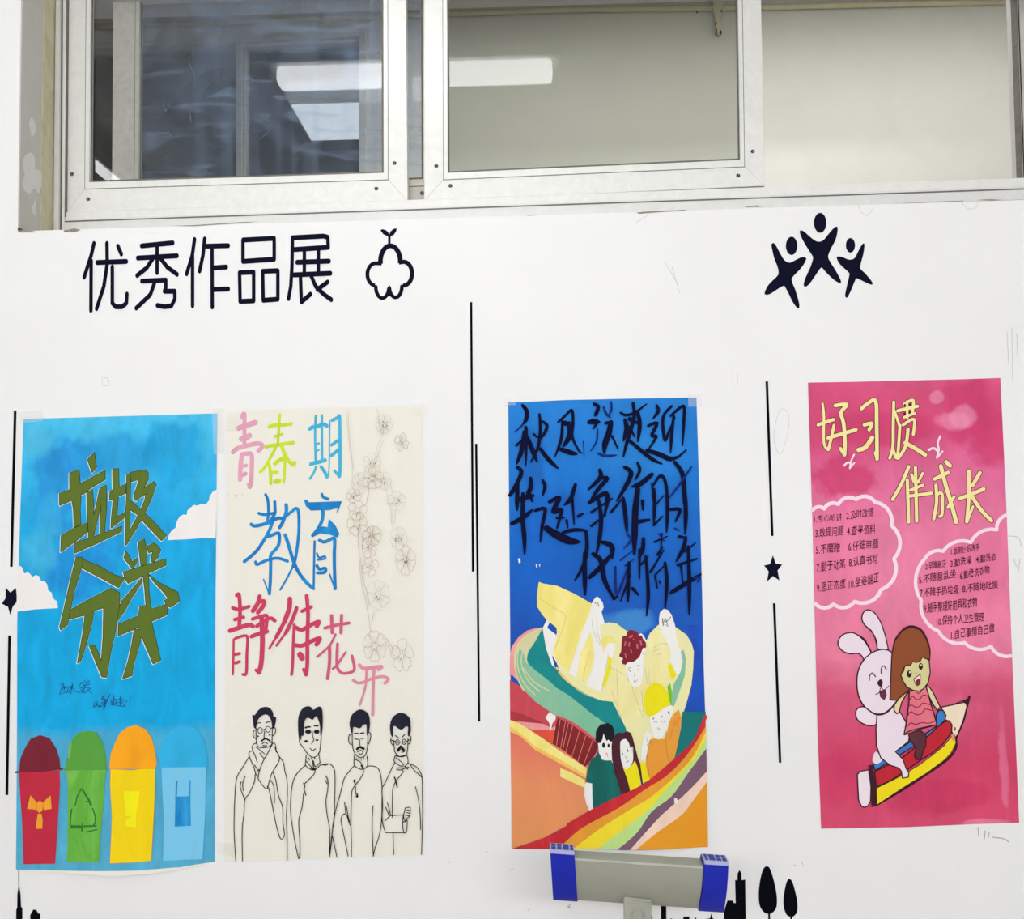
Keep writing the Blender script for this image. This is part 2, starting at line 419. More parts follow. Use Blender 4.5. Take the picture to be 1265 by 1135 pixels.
st(box('floor', (XL, YB, -0.1), (XR, 0, 0), M_FLOOR)); st(box('ceiling', (XL, YB, ZC), (XR, 0.0, ZC+0.1), M_CEIL))
st(box('wall_back', (XL, YB-0.1, 0), (XR, YB, ZC), M_PLAIN))
st(box('wall_left', (XL-0.1, YB, 0), (XL, 0, ZC), M_PLAIN)); st(box('wall_right', (XR, YB, 0), (XR+0.1, 0, ZC), M_PLAIN))
# grey, patched plaster lining of the recess, with the yellowed sealant strip next to the frame
M_JAMB = paint('grey_jamb_plaster', (196,193,186), var=0.07, scale=10, col2=(184,181,172), streak=(1,1,0.5), bump=0.2)
M_SEAL = paint('yellowed_sealant', (203,198,168), var=0.09, scale=26, col2=(176,168,138), streak=(1,1,0.6), bump=0.4)
M_PATCH = paint('bare_patch', (214,212,207), var=0.03, scale=20)
M_DIRT = paint('dark_dirt', (92,84,68), var=0.3, scale=60)
d0 = 0.004
def jamb_strip(name, y0, y1, mat, th, label=None):
    o = box(name, (xl, y0, zl), (xl+th, y1, ZT), mat, wall_front, bevel=0.001)
    if label: o['label'] = label
    return o
jamb_strip('reveal_plaster', 0.0, 0.105, M_JAMB, 0.004, 'grey patched plaster of the window recess')
jamb_strip('sealant_strip', 0.105, WALL_D, M_SEAL, 0.006, 'yellowed sealant beside the frame')
def jamb_patch(px_pts, mat, name):
    """blotch lying on the jamb: outline found on the jamb plane"""
    vs_ = []
    for x, y in px_pts:
        d = ray(x, y); t = (xl+0.0052 - CAM.x)/d.x; vs_.append(CAM + d*t)
    return mesh_obj(name, vs_ + [v - Vector((0.003,0,0)) for v in vs_], [list(range(len(vs_)))] + [[i, (i+1) % len(vs_), len(vs_)+(i+1) % len(vs_), len(vs_)+i] for i in range(len(vs_))], mat, wall_front)
K = Frame(0, 0, 3.783)
for pts in ("110,745 130,718 150,715 163,740 165,790 190,800 192,870 180,905 160,880 140,905 115,890 105,850 118,815 108,780",
            "140,570 150,550 165,580 165,620 150,635 143,600", "150,990 160,945 166,940 168,1000"):
    jamb_patch(K(catmull(nums(pts), True, 3)), M_PATCH, 'bare_patch')
jamb_patch(K(nums("88,1062 104,1070 108,1078 88,1078")), M_DIRT, 'dirt_spot')
# ------------------------------------------------------------------ the aluminium sliding window
M_ALU = metal('aluminium_frame', (214,213,209), rough=0.45, met=0.12, var=0.05, streak=(3,3,3), scale=9)
M_ALU2 = metal('aluminium_sash', (221,220,215), rough=0.42, met=0.12, var=0.05, streak=(3,3,3), scale=12)
M_ALUD = metal('aluminium_groove_shade', (120,112,104), rough=0.5, met=0.1, var=0.25, streak=(4,1,4), scale=16)  # dark tone standing for the shade inside the side groove
M_ALUG = metal('aluminium_weathered', (196,191,180), rough=0.5, met=0.1, var=0.12, streak=(3,3,3), scale=16, )
M_RUB = paint('black_gasket', (52,52,50), var=0.25, scale=60)
M_GREY = metal('gasket_and_shade_grey', (104,101,94), rough=0.6, met=0.0, var=0.3, scale=40)  # gaskets and seams; also strips that stand for gap and groove shade
M_SCREW = metal('screw_steel', (150,148,142), rough=0.35, met=0.8)
YF = WALL_D; YS = 0.178; YR = 0.232
win = empty('window_1', at(640, 262, YF)); win['kind'] = 'structure'
# bottom track: two stepped bars; left upright: three ribs; right upright
def bar(name, p, Y0, Y1, mat, parent=win, bevel=0.0012): return prism(name, p, Y0, Y1, mat, parent, bevel)
fr = bar('window_frame', [(60,290),(1330,244),(1330,228),(80,271),(80,-60),(62,-60)], YF, 0.30, M_ALU, bevel=0.0)
bar('frame_rib', [(66,288),(72,288),(74,-60),(69,-60)], YF-0.006, YF, M_ALU, fr)
bar('frame_rib', [(76,288),(79,288),(82,-60),(78,-60)], YF-0.004, YF+0.05, M_ALU2, fr)
bar('frame_groove_shade', [(74,284),(76,284),(78,-60),(76,-60)], YF-0.001, YF, M_GREY, fr, 0)  # dark strip between the ribs, painting the groove's shade
bar('track_lip', [(80,274.5),(1330,232),(1330,217),(80,262)], YF+0.001, YF+0.028, M_ALU2, fr)
bar('track_groove_shade', [(80,274.2),(1330,231.8),(1330,230.2),(80,272.8)], YF-0.0015, YF+0.01, M_GREY, fr, 0)  # shade of the track groove, laid on as a dark strip
bar('window_head', [(60,-60),(1330,-100),(1330,-62),(60,-22)], YF, 0.30, M_ALU, fr)
# right upright seen at the picture edge
bar('frame_upright', [(1281,250),(1330,250),(1326,-60),(1270,-60)], YF+0.002, 0.30, M_ALU, fr)
gu0, gu1 = at(1281, 250, YF+0.002), at(1270, -60, YF+0.002)
mesh_obj('frame_groove_shade', [Vector((p.x-dx_, y, p.z)) for p in (gu0, gu1) for y in (0.240, 0.272) for dx_ in (0.0, 0.0015)], [[0,1,3,2],[4,6,7,5],[1,5,7,3],[0,2,6,4],[0,4,5,1],[2,3,7,6]], M_ALUD, fr)  # thin raised strip, coloured dark for the shade in the side groove
mesh_obj('frame_groove_shade', [Vector((p.x-dx_, y, p.z)) for p in (gu0, gu1) for y in (0.230, 0.2335) for dx_ in (0.0, 0.0018)], [[0,1,3,2],[4,6,7,5],[1,5,7,3],[0,2,6,4],[0,4,5,1],[2,3,7,6]], M_RUB, fr)  # second raised strip, its dark colour standing for groove shade
bar('frame_gap_shade', [(79.5,268),(81.2,268),(84,-60),(82.3,-60)], YF-0.001, YF+0.01, M_GREY, fr, 0)  # dark strip put in for the shade between frame and sash

def screw(px, py, Y, parent):
    c = at(px, py, Y); bm = bmesh.new(); r = 0.0062
    bmesh.ops.create_cone(bm, cap_ends=True, segments=14, radius1=r, radius2=r*0.72, depth=0.003, matrix=Matrix.Translation(c + Vector((0,-0.001,0))) @ Matrix.Rotation(math.radians(90), 4, 'X'))
    n0 = len(bm.faces)
    for a in (0.4, 0.4+math.pi/2):
        q = bmesh.ops.create_cube(bm, size=1.0, matrix=Matrix.Translation(c + Vector((0,-0.0026,0))) @ Matrix.Rotation(a, 4, 'Y') @ Matrix.Diagonal((r*1.0, 0.0012, r*0.3, 1)))
    bm.faces.ensure_lookup_table()
    for f in bm.faces[n0:]: f.material_index = 1
    o = bm_obj('screw', bm, [M_SCREW, M_RUB], parent)
def ring(name, outer, inner, Y0, Y1, mat, parent):
    """mitred frame member set: bottom, left, right, top as separate mitred pieces"""
    out = []
    (oBL, oBR, oTR, oTL), (iBL, iBR, iTR, iTL) = outer, inner
    for nm, p in (('bottom_rail', [oBL, oBR, iBR, iBL]), ('stile', [oBL, iBL, iTL, oTL]), ('stile', [iBR, oBR, oTR, iTR]), ('top_rail', [iTL, iTR, oTR, oTL])):
        out.append(prism(nm, p, Y0, Y1, mat, parent, 0.0009))
    return out
def sash(name, outer, inner, Yf, label, screws, mat=None, glass=None, bead=5.0, gasket=True):
    mat = mat or M_ALU2
    s = empty(name, at((outer[0][0]+outer[1][0])/2, outer[0][1], Yf), win)
    if label: s['label'] = label
    mid = [(inner[0][0]-bead, inner[0][1]+bead*1.6), (inner[1][0]+bead, inner[1][1]+bead*1.6), (inner[2][0]+bead, inner[2][1]-bead), (inner[3][0]-bead, inner[3][1]-bead)]
    parts = ring('f', outer, mid, Yf, Yf+0.035, mat, s)
    ringb = []
    g1 = [(mid[0][0]-0.7, mid[0][1]+0.9), (mid[1][0]+0.7, mid[1][1]+0.9), (mid[2][0]+0.7, mid[2][1]), (mid[3][0]-0.7, mid[3][1])]
    bm = bmesh.new()
    def rr(o_, i_, y0, y1, nm, mt, bev):
        vv = []; ff = []
        for p in (o_, i_):
            for y in (y0, y1): vv += [at(q[0], q[1], y0) + Vector((0, y-y0, 0)) for q in p]
        # o_front 0-3, o_back 4-7, i_front 8-11, i_back 12-15
        for i in range(4):
            j = (i+1) % 4
            ff += [[i, j, 8+j, 8+i], [8+i, 8+j, 12+j, 12+i], [4+j, 4+i, 12+i, 12+j], [j, i, 4+i, 4+j]]
        return mesh_obj(nm, vv, ff, mt, s)
    rr(g1, mid, Yf-0.0006, Yf+0.0005, 'seam', M_GREY, 0)
    rr(mid, inner, Yf-0.003, Yf+0.02, 'glazing_bead', mat, 0)
    if gasket:
        gi = [(inner[0][0]+2.2, inner[0][1]-2), (inner[1][0]-2.2, inner[1][1]-2), (inner[2][0]-2.2, inner[2][1]+1), (inner[3][0]+2.2, inner[3][1]+1)]
        rr(inner, gi, Yf+0.006, Yf+0.012, 'gasket', M_GREY, 0)
    yg = Yf+0.014
    a, b, c, d = [at(q[0], q[1], yg) for q in mid]
    vv = [a, b, c, d] + [v + Vector((0,0.004,0)) for v in (a, b, c, d)]
    o = mesh_obj('glass_pane', vv, [[0,1,2,3],[7,6,5,4],[0,4,5,1],[1,5,6,2],[2,6,7,3],[3,7,4,0]], glass or M_GLASS, s)
    for q in screws: screw(q[0], q[1], Yf, s)
    return s
M_GLASS = glass_mat('window_glass', (234,236,232))
M_GLASS2 = glass_mat('clear_glass', (251,252,252))
M_GLASSD = glass_mat('dusty_glass', (246,248,250), haze=0.24)
sash('sash', [(80,266),(503.5,248),(501,-60),(83,-60)], [(110,225),(474,213.5),(473.5,-50),(112,-50)], YS, 'left sliding sash in front', [(89,215),(109,246),(465,233),(487.5,201.5)], glass=M_GLASS2)
sash('sash', [(524,248.5),(945,229.5),(939,-60),(524,-60)], [(553,213.5),(914.5,197.5),(911,-50),(552,-50)], YS, 'middle sliding sash in front', [(539,205),(556.5,229.5),(930,187),(912,217)])
sash('sash', [(138,262),(533,246),(531,-60),(140,-60)], [(171,236),(545-22,221),(522,-50),(173,-50)], YR, 'rear sash behind the left one, smeared glass', [(521.5,238.5)], mat=M_ALUG, glass=M_GLASSD)
# ------------------------------------------------------------------ the room beyond
YW = 1.5
M_CREAM = paint('cream_inner_wall', (216,214,207), var=0.03, scale=4, streak=(1,1,1))
M_PIPE = paint('cream_pipe', (212,205,176), var=0.06, scale=30)
M_ICEIL = paint('grey_ceiling_tile', (168,166,156), var=0.06, scale=10, streak=(1,1,1))
M_DARK = paint('dark_room_night_tone', (34,48,74), var=0.2, scale=4, streak=(1,1,1))  # night darkness past the far window, put into the wall colour
ZI = at(640, -22, YW).z
# far wall with a window opening
oL, oR = at(60, 100, YW).x, at(451, 100, YW).x
oB, oT = 2.0, at(300, 48, YW).z
ZI = max(ZI, oT+0.25)
bm = bmesh.new()
X0, X1 = -2.6, 2.4
for lo, hi in (((X0,YW,0.0),(X1,YW+0.12,oB)), ((X0,YW,oT),(X1,YW+0.12,ZI)), ((X0,YW,oB),(oL,YW+0.12,oT)), ((oR,YW,oB),(X1,YW+0.12,oT))):
    box_bm(bm, lo, hi)
st(bm_obj('wall_inner_back', bm, M_CREAM))
st(box('wall_inner_left', (X0-0.1, T, 0), (X0, YW, ZI), M_CREAM)); st(box('wall_inner_right', (X1, T, 0), (X1+0.1, YW, ZI), M_CREAM))
st(box('floor_inner', (X0, T, -0.1), (X1, YW, 0), M_FLOOR))
ci = st(box('ceiling_inner', (X0, T, ZI), (X1, YW+0.1, ZI+0.1), M_ICEIL))
st(box('wall_above_window', (XL, 0.0, ZC), (XR, T, ZI+0.1), M_PLAIN))
M_TJOINT = paint('tile_joint', (90,88,82), var=0.1, scale=20)
for k in range(7):
    x = X0 + 0.35 + k*0.6
    box('ceiling_joint', (x-0.003, T, ZI-0.004), (x+0.003, YW, ZI), M_TJOINT, ci)
for y in (0.62, 1.02, 1.36):
    box('ceiling_joint', (X0, y-0.003, ZI-0.004), (X1, y+0.003, ZI), M_TJOINT, ci)
# painted pipe run along the top of the inner wall
def tube(name, pts, r, mat, parent=None, seg=10):
    V = []; Fc = []
    pts = [Vector(p) for p in pts]
    for i, p in enumerate(pts):
        t = (pts[min(i+1, len(pts)-1)] - pts[max(i-1, 0)]).normalized()
        a = t.orthogonal().normalized() if abs(t.z) > 0.9 else t.cross(Vector((0,0,1))).normalized(); b = t.cross(a)
        for j in range(seg):
            q = 2*math.pi*j/seg; V.append(p + a*r*math.cos(q) + b*r*math.sin(q))
    for i in range(len(pts)-1):
        for j in range(seg):
            k = (j+1) % seg; Fc.append([i*seg+j, i*seg+k, (i+1)*seg+k, (i+1)*seg+j])
    Fc.append(list(range(seg))[::-1]); Fc.append([(len(pts)-1)*seg+j for j in range(seg)])
    return mesh_obj(name, V, Fc, mat, parent, smooth=True)
YP = YW-0.016
pipe = tube('pipe', [at(105,34,YP), at(250,29,YP), at(470,20,YP), at(700,12,YP), at(945,9,YP), at(1100,5,YP), at(1243,2,YP)], 0.0125, M_PIPE)
tag(pipe, 'thin cream pipe along the top of the wall beyond the window', 'pipe')
hk = empty('wall_hook', at(887, 10, YW)); tag(hk, 'cream wall bracket with a small dark hook under the pipe', 'hook')
prism('bracket_plate', [(880,-8),(895,-8),(894,10),(891,22),(889,40),(885,40),(884,22),(881,10)], YW-0.034, YW, M_PIPE, hk, 0.002)
tube('hook', [at(885,36,YW-0.036), at(884.6,42,YW-0.04), at(887.5,45.5,YW-0.045), at(890.5,42,YW-0.045), at(890.5,38,YW-0.042)], 0.0034, M_RUB, hk, 6)
for q in ((861,15),(891.5,13.5),(884.5,29)):
    c = at(q[0], q[1], YW-0.037 if q[0] > 870 else YW-0.03)
    box('bolt', c-Vector((0.003,0.002,0.003)), c+Vector((0.003,0.003,0.003)), M_RUB, hk)
# far window frame in that wall
M_FFR = metal('far_frame', (203,203,196), rough=0.5, met=0.1)
w2 = empty('window_2', at(300, 230, YW)); w2['kind'] = 'structure'
def fbar(nm, p, y0=YW-0.012, y1=YW+0.08): return prism(nm, p, y0, y1, M_FFR, w2, 0.002)
fbar('window_frame', [(60,62),(452,45),(452,38),(60,55)])
fbar('window_frame', [(443.5,250),(452,250),(452,40),(443.5,40)])
fbar('mullion', [(291,250),(299,250),(299,52),(291,52)], YW-0.004)
fbar('mullion', [(300.5,250),(303.5,250),(303.5,52),(300.5,52)], YW+0.01)
fbar('sash_rail', [(300,58),(444,51.5),(444,47),(300,53)], YW+0.008)
g = box('glass_pane', (oL, YW+0.05, oB), (oR, YW+0.054, oT), M_GLASS2, w2)
# dark space past it, with a lit ceiling panel and a tube
YD = 6.0; ZD = 3.95
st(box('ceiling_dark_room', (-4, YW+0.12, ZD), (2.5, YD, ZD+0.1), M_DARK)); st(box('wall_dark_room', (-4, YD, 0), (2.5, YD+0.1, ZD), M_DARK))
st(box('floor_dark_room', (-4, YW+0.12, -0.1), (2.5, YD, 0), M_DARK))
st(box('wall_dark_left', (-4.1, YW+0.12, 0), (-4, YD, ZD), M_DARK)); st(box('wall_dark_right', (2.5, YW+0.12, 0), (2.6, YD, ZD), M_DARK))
M_PANEL = emit('panel_light', (240,248,255), 1.0)
M_TUBE = emit('tube_light', (252,253,255), 8.5)
M_TUBE2 = emit('far_tube_light', (255,255,255), 1.3)
a = at_z(360, 131, ZD-0.02); b = at_z(388, 173.5, ZD-0.02)
pn = empty('ceiling_panel_light', (a.x, a.y, ZD)); tag(pn, 'lit square ceiling panel seen through the far window', 'ceiling light')
box('diffuser', (a.x, a.y, ZD-0.02), (a.x+0.62, b.y, ZD-0.001), M_PANEL, pn)
box('panel_frame', (a.x-0.012, a.y-0.012, ZD-0.012), (a.x+0.632, b.y+0.012, ZD-0.0005), M_FFR, pn)
# corridor tube light whose reflection shows in the panes
zt = 3.16; yg = YS+0.014
m0, m1 = at_z(341, 88, zt), at_z(682, 88, zt)
yl = 2*yg - (m0.y+m1.y)/2
bt = empty('ceiling_tube_light', ((m0.x+m1.x)/2, yl, ZC)); tag(bt, 'white fluorescent batten hung under the corridor ceiling, mirrored in the panes', 'ceiling light')
box('diffuser', (m0.x, yl-0.04, zt-0.045), (m1.x, yl+0.04, zt+0.02), M_TUBE, bt, bevel=0.015)
box('housing', (m0.x-0.03, yl-0.055, zt+0.02), (m1.x+0.03, yl+0.055, zt+0.045), M_FFR, bt, bevel=0.004)
for x in (m0.x+0.2, m1.x-0.2): tube('suspension_rod', [(x, yl, zt+0.04), (x, yl, ZC)], 0.004, M_FFR, bt, 6)

# a second batten runs away from the wall further back in the corridor; the left pane mirrors its far end
q0, q1 = at_z(108, 197.5, zt), at_z(152, 226, zt)
bt2 = empty('ceiling_tube_light', (q0.x, 2*yg-q0.y-0.4, ZC)); tag(bt2, 'white fluorescent batten running away from the wall, mirrored low in the left pane corner', 'ceiling light')
ya, yb2 = 2*yg-q0.y+0.5, 2*yg-q0.y-0.9
box('diffuser', (q0.x-0.017, yb2, zt-0.015), (q0.x+0.017, ya, zt+0.02), M_TUBE, bt2, bevel=0.008)
box('housing', (q0.x-0.02, yb2-0.03, zt+0.02), (q0.x+0.02, ya+0.03, zt+0.045), M_FFR, bt2, bevel=0.004)
for y in (ya-0.2, yb2+0.2): tube('suspension_rod', [(q0.x, y, zt+0.04), (q0.x, y, ZC)], 0.004, M_FFR, bt2, 6)
# ------------------------------------------------------------------ vinyl decals on the wall
M_NAVY = paint('navy_vinyl', (15,17,38), var=0.25, scale=18, rough=0.8, spec=0.06)
M_BLACK = paint('black_vinyl', (6,8,16), var=0.2, scale=18, rough=0.8, spec=0.06)
def decal(name, label, cat, base_px, group=None):
    r = empty(name, at(base_px[0], base_px[1], 0)); tag(r, label, cat, group)
    return Art(r, y=-0.0006)
Hd = Frame(90, 270, 2.875)
chars = [
 ('优', (65,330), "75,88 65,130 40,208;65,150 64,326;86,156 190,152;121,88 122,160 110,240 84,320;160,98 172,126;140,172 140,300 152,313 175,313 190,300 192,268"),
 ('秀', (300,320), "244,97 355,86;230,140 370,132;299,92 299,192;285,140 262,175 228,202;310,140 335,172 370,198;245,222 330,218 330,245 325,258 362,258 362,285 350,310 325,313 300,308;292,222 275,270 225,318"),
 ('作', (480,315), "432,74 424,130 404,196;425,130 425,310;468,72 462,130 450,186;468,98 552,96;494,98 495,314;496,175 545,172;496,252 552,250"),
 ('品', (660,298), "604,76 715,70 715,144 604,152 604,76;592,192 642,190 642,292 594,294 592,192;674,187 728,185 728,286 676,290 674,187"),
 ('展', (845,295), "780,70 778,170 774,240 766,284;780,68 890,62 905,66 907,102 784,110;796,155 910,151;822,112 822,192;872,110 872,190;784,200 915,194;808,200 810,260 812,296 844,268;845,200 862,240 890,268 918,288;905,225 868,252"),
]
for (ch, b, spec), pos in zip(chars, ('first', 'second', 'third', 'fourth', 'last')):
    bp = Hd([b])[0]
    a = decal('wall_character', f'dark navy vinyl character {ch}, {pos} of the five heading characters under the window', 'lettering', bp, 'heading characters')
    a.begin('strokes')
    a.lines(M_NAVY, Hd, spec, 12.8, smooth=False, an=1.42)
    o = a.end()
# sprout over a cloud-like bloom
Cl = Frame(445, 275, 10.81)
a = decal('sprout_decal', 'dark clover outline with a two-leafed sprout right of the heading characters', 'decal', (482, 372))
a.begin('outline')
bl = []
def arc_pts(cx, cy, rx, ry, a0, a1, n=14): return [(cx+rx*math.cos(math.radians(a0+(a1-a0)*i/n)), cy+ry*math.sin(math.radians(a0+(a1-a0)*i/n))) for i in range(n+1)]
a.line(M_NAVY, Cl, arc_pts(402,520,133,212,172,366,18), 65, smooth=False, cap=False)
a.line(M_NAVY, Cl, [(285,545)] + arc_pts(210,690,115,150,-95,-262,16), 52, smooth=False, cap=False)
a.line(M_NAVY, Cl, [(515,532)] + arc_pts(580,680,112,158,-100,95,16), 58, smooth=False, cap=False)
a.line(M_NAVY, Cl, arc_pts(295,855,88,152,180,10,16), 50, smooth=False, cap=True)
a.line(M_NAVY, Cl, arc_pts(472,850,84,148,172,0,16), 50, smooth=False, cap=True)
a.fill(M_NAVY, Cl, "395,830 420,930 405,985 385,985 360,930")
a.end()
a.begin('sprout')
a.line(M_NAVY, Cl, "388,290 388,170", 34, smooth=False, cap=False)
a.fill(M_NAVY, Cl, "268,98 300,86 345,100 375,130 388,155 405,115 440,85 488,72 480,115 450,160 400,185 360,180 310,155 285,125", smooth=False)
a.end()
# three jumping figures
St = Frame(920, 250, 7.028)
figs = [
 ('leaning star-shaped figure with arms up, left and lower of the three jumping figures', (407,377,50,80),
  "232,365 250,352 272,375 310,445 345,500 390,522 440,500 495,475 530,480 530,505 490,570 415,650 412,690 440,760 472,870 472,918 455,915 420,870 380,790 350,735 335,725 290,750 220,795 180,800 175,775 210,710 285,635 292,600 285,560 255,480 236,400"),
 ('star-shaped figure with raised arms, tallest and middle of the three jumping figures', (655,177,54,87),
  "478,255 490,242 520,255 570,300 615,333 650,340 685,325 730,270 775,220 800,210 808,235 790,320 745,410 725,468 740,510 790,590 830,665 835,698 810,695 760,660 700,600 672,568 655,575 610,640 560,710 525,732 512,715 525,660 570,560 592,490 585,460 540,390 495,310"),
 ('smallest star-shaped figure, right of the three jumping figures', (918,372,40,64),
  "798,480 812,468 850,475 900,495 940,492 965,465 1000,395 1030,355 1040,375 1030,450 1005,545 1005,575 1050,620 1100,680 1110,710 1090,712 1030,685 975,660 960,675 925,760 895,820 880,825 872,800 890,710 908,630 900,605 850,560 815,520"),
]
for lab, (hx, hy, rx, ry), body in figs:
    a = decal('jumping_figure_decal', 'navy vinyl ' + lab, 'decal', St([(hx, hy+300)])[0], 'jumping figure decals')
    a.begin('head'); a.ell(M_NAVY, St, hx, hy, rx, ry, 0, n=28); a.end()
    a.begin('body'); a.fill(M_NAVY, St, body, smooth=True, k=4); a.end()
# upright lines and stars
def vline(x0, y0, x1, y1, w, label):
    a = decal('line_decal', label, 'decal', (x1, y1), 'upright line decals'); a.begin('strip')
    a.line(M_BLACK, None, [(x0, y0), (x1, y1)], w, smooth=False, cap=False); a.end()
vline(18.7, 507, 14, 700, 3.4, 'thin black upright line above the star left of the blue recycling poster')
vline(11.8, 785, 8.5, 982, 3.4, 'thin black upright line below the star left of the blue recycling poster')
vline(582, 373, 584.3, 706, 2.8, 'thin black upright line, taller and higher of the pair between the middle posters')
vline(588.2, 548, 592, 891, 2.8, 'thin black upright line, shorter and lower of the pair between the middle posters')
vline(947.3, 471, 954, 662, 3.2, 'thin black upright line above the star left of the pink poster')
vline(956.4, 745, 963.7, 942, 3.2, 'thin black upright line below the star left of the pink poster')
E1 = Frame(0, 490, 4.054)
def star(F, P, label, base):
    a = decal('star_decal', label, 'decal', base); a.begin('star_shape'); a.fill(M_NAVY, F, P); a.end()
star(E1, "28,955 52,980 80,957 84,1000 83,1028 64,1050 52,1094 40,1052 8,1036 28,1008", 'small black five-pointed star left of the blue recycling poster', (12, 760))
star(Frame(900,400,3.466), "190,990 202,1026 230,1030 210,1056 218,1098 190,1080 164,1104 172,1060 152,1034 178,1028", 'small black five-pointed star left of the pink poster', (955, 718))
# skyline silhouettes at the foot of the wall
def sil(name, label, cat, base, polys, F=None):
    a = decal(name, label, cat, base); a.begin('silhouette')
    for p in polys: a.fill(M_BLACK, F, p)
    a.end()
S6 = Frame(0, 1060, 8.433)
sil('tower_decal', 'black spire tower silhouette under the left bottom corner of the recycling poster', 'decal', (24, 1160),
    ["190,120 200,120 201,290 215,380 219,505 233,520 235,900 166,900 168,540 178,510 180,380 192,290"], S6)
sil('bush_decal', 'small black rounded silhouette right of the spire tower', 'decal', (43, 1160), ["345,535 378,535 398,575 418,575 416,900 314,900 314,590"], S6)
S4 = Frame(860, 1050, 8.433)
sil('building_decal', 'black stepped tower block silhouette with pointed top, right of the blue cap', 'decal', (908, 1165),
    ["405,312 430,310 432,240 452,208 472,240 474,312 512,306 522,1000 290,1000 290,640 325,524 380,524 392,548 412,550"], S4)
for nm, pts, tr, b in (('largest black teardrop tree silhouette, left of the pair', "730,168 765,185 800,280 828,400 842,500 835,600 790,655 750,663 700,640 660,570 652,450 665,320 695,205", "760,640 764,1000", (950,1165)),
                       ('smaller black teardrop tree silhouette, right of the pair', "968,298 1000,325 1030,420 1055,540 1052,640 1020,685 985,695 940,670 912,590 910,500 925,400 945,325", "990,680 996,1000", (977,1165))):
    a = decal('tree_decal', nm, 'decal', b, 'teardrop tree decals'); a.begin('crown'); a.fill(M_BLACK, S4, pts, smooth=True); a.end()
    a.begin('trunk'); a.line(M_BLACK, S4, tr, 20, smooth=False, cap=False); a.end()
S5 = Frame(760, 1100, 9.036)
sil('building_decal', 'narrow black block silhouette just right of the grey bracket', 'decal', (820, 1165), ["512,170 570,170 574,640 512,640"], S5)
sil('skyline_decal', 'low black roofline with small spires under the right blue cap', 'decal', (865, 1165),
    ["395,640 398,285 408,272 418,320 450,420 512,420 574,420 610,420 614,310 636,310 640,400 760,400 760,290 828,288 830,360 884,350 890,300 904,300 910,340 1030,312 1058,308 1072,252 1090,310 1108,316 1120,640"], S5)
# ------------------------------------------------------------------ wear marks on the wall: pencil scuffs, plaster chips and cracked edge under the window
M_SCUFF = paint('scuff_grey', (208,206,202), var=0.05, scale=40)
M_SCUFF2 = paint('scuff_dark', (176,172,166), var=0.15, scale=60)
M_CHIP = paint('edge_chip', (146,138,124), var=0.3, scale=80)
a = Art(wall_front, y=-0.0003)
a.begin('scuff_marks')
for spec, w in (("800,266 786,275;822,324 838,352;830,330 840,362", 0.7), ("126,466 134,468 133,476 127,475 126,468", 0.7),
                ("1244,410 1246,450;1250,405 1251,470;1256,412 1257,440", 0.9), ("1246,662 1258,664 1262,675;1260,690 1258,706;1252,690 1256,700", 1.0),
                ("1208,1022 1209,1032;1217,1026 1216,1036;1222,1028 1221,1034;1226,1034 1240,1036 1246,1040", 1.2),
                ("992,1068 990,1064;985,1070 981,1068", 1.0), ("701,1119 706,1122;704,1117 702,1122", 1.1), ("553,1066 557,1064;629,1075 634,1073;600,1052 603,1053;652,1125 655,1122", 1.0),
                ("960,515 965,505 972,508 975,520 972,540 965,560 958,552 956,535 960,515", 0.5), ("905,455 906,480;912,460 911,475", 0.4),
                ("1060,252 1064,262 1072,266 1078,258;1188,250 1196,258 1206,256 1208,249", 0.6)):
    a.lines(M_SCUFF2 if w > 1 else M_SCUFF, None, spec, w)
a.end()
a = Art(wall_front, y=-0.0005)
a.begin('edge_chips')
for p in ("786,262.5 800,261 820,260.2 848,259 846,260.4 815,262 790,264", "922,255 936,253.5 943,254.8 934,256 920,256", "24,284 42,285.5 44,287 24,287", "78,284.6 92,282 100,284 92,287 80,286.5",
          "1100,251.5 1140,249.6 1190,247.6 1190,248.6 1140,250.6", "650,265.5 664,264.8 664,265.8 652,266.4", "210,279 240,278 300,274 320,273.5 300,275.6 240,279.4", "1206,247 1222,245.8 1240,247 1225,248"):
    a.fill(M_CHIP, None, p)
a.end()

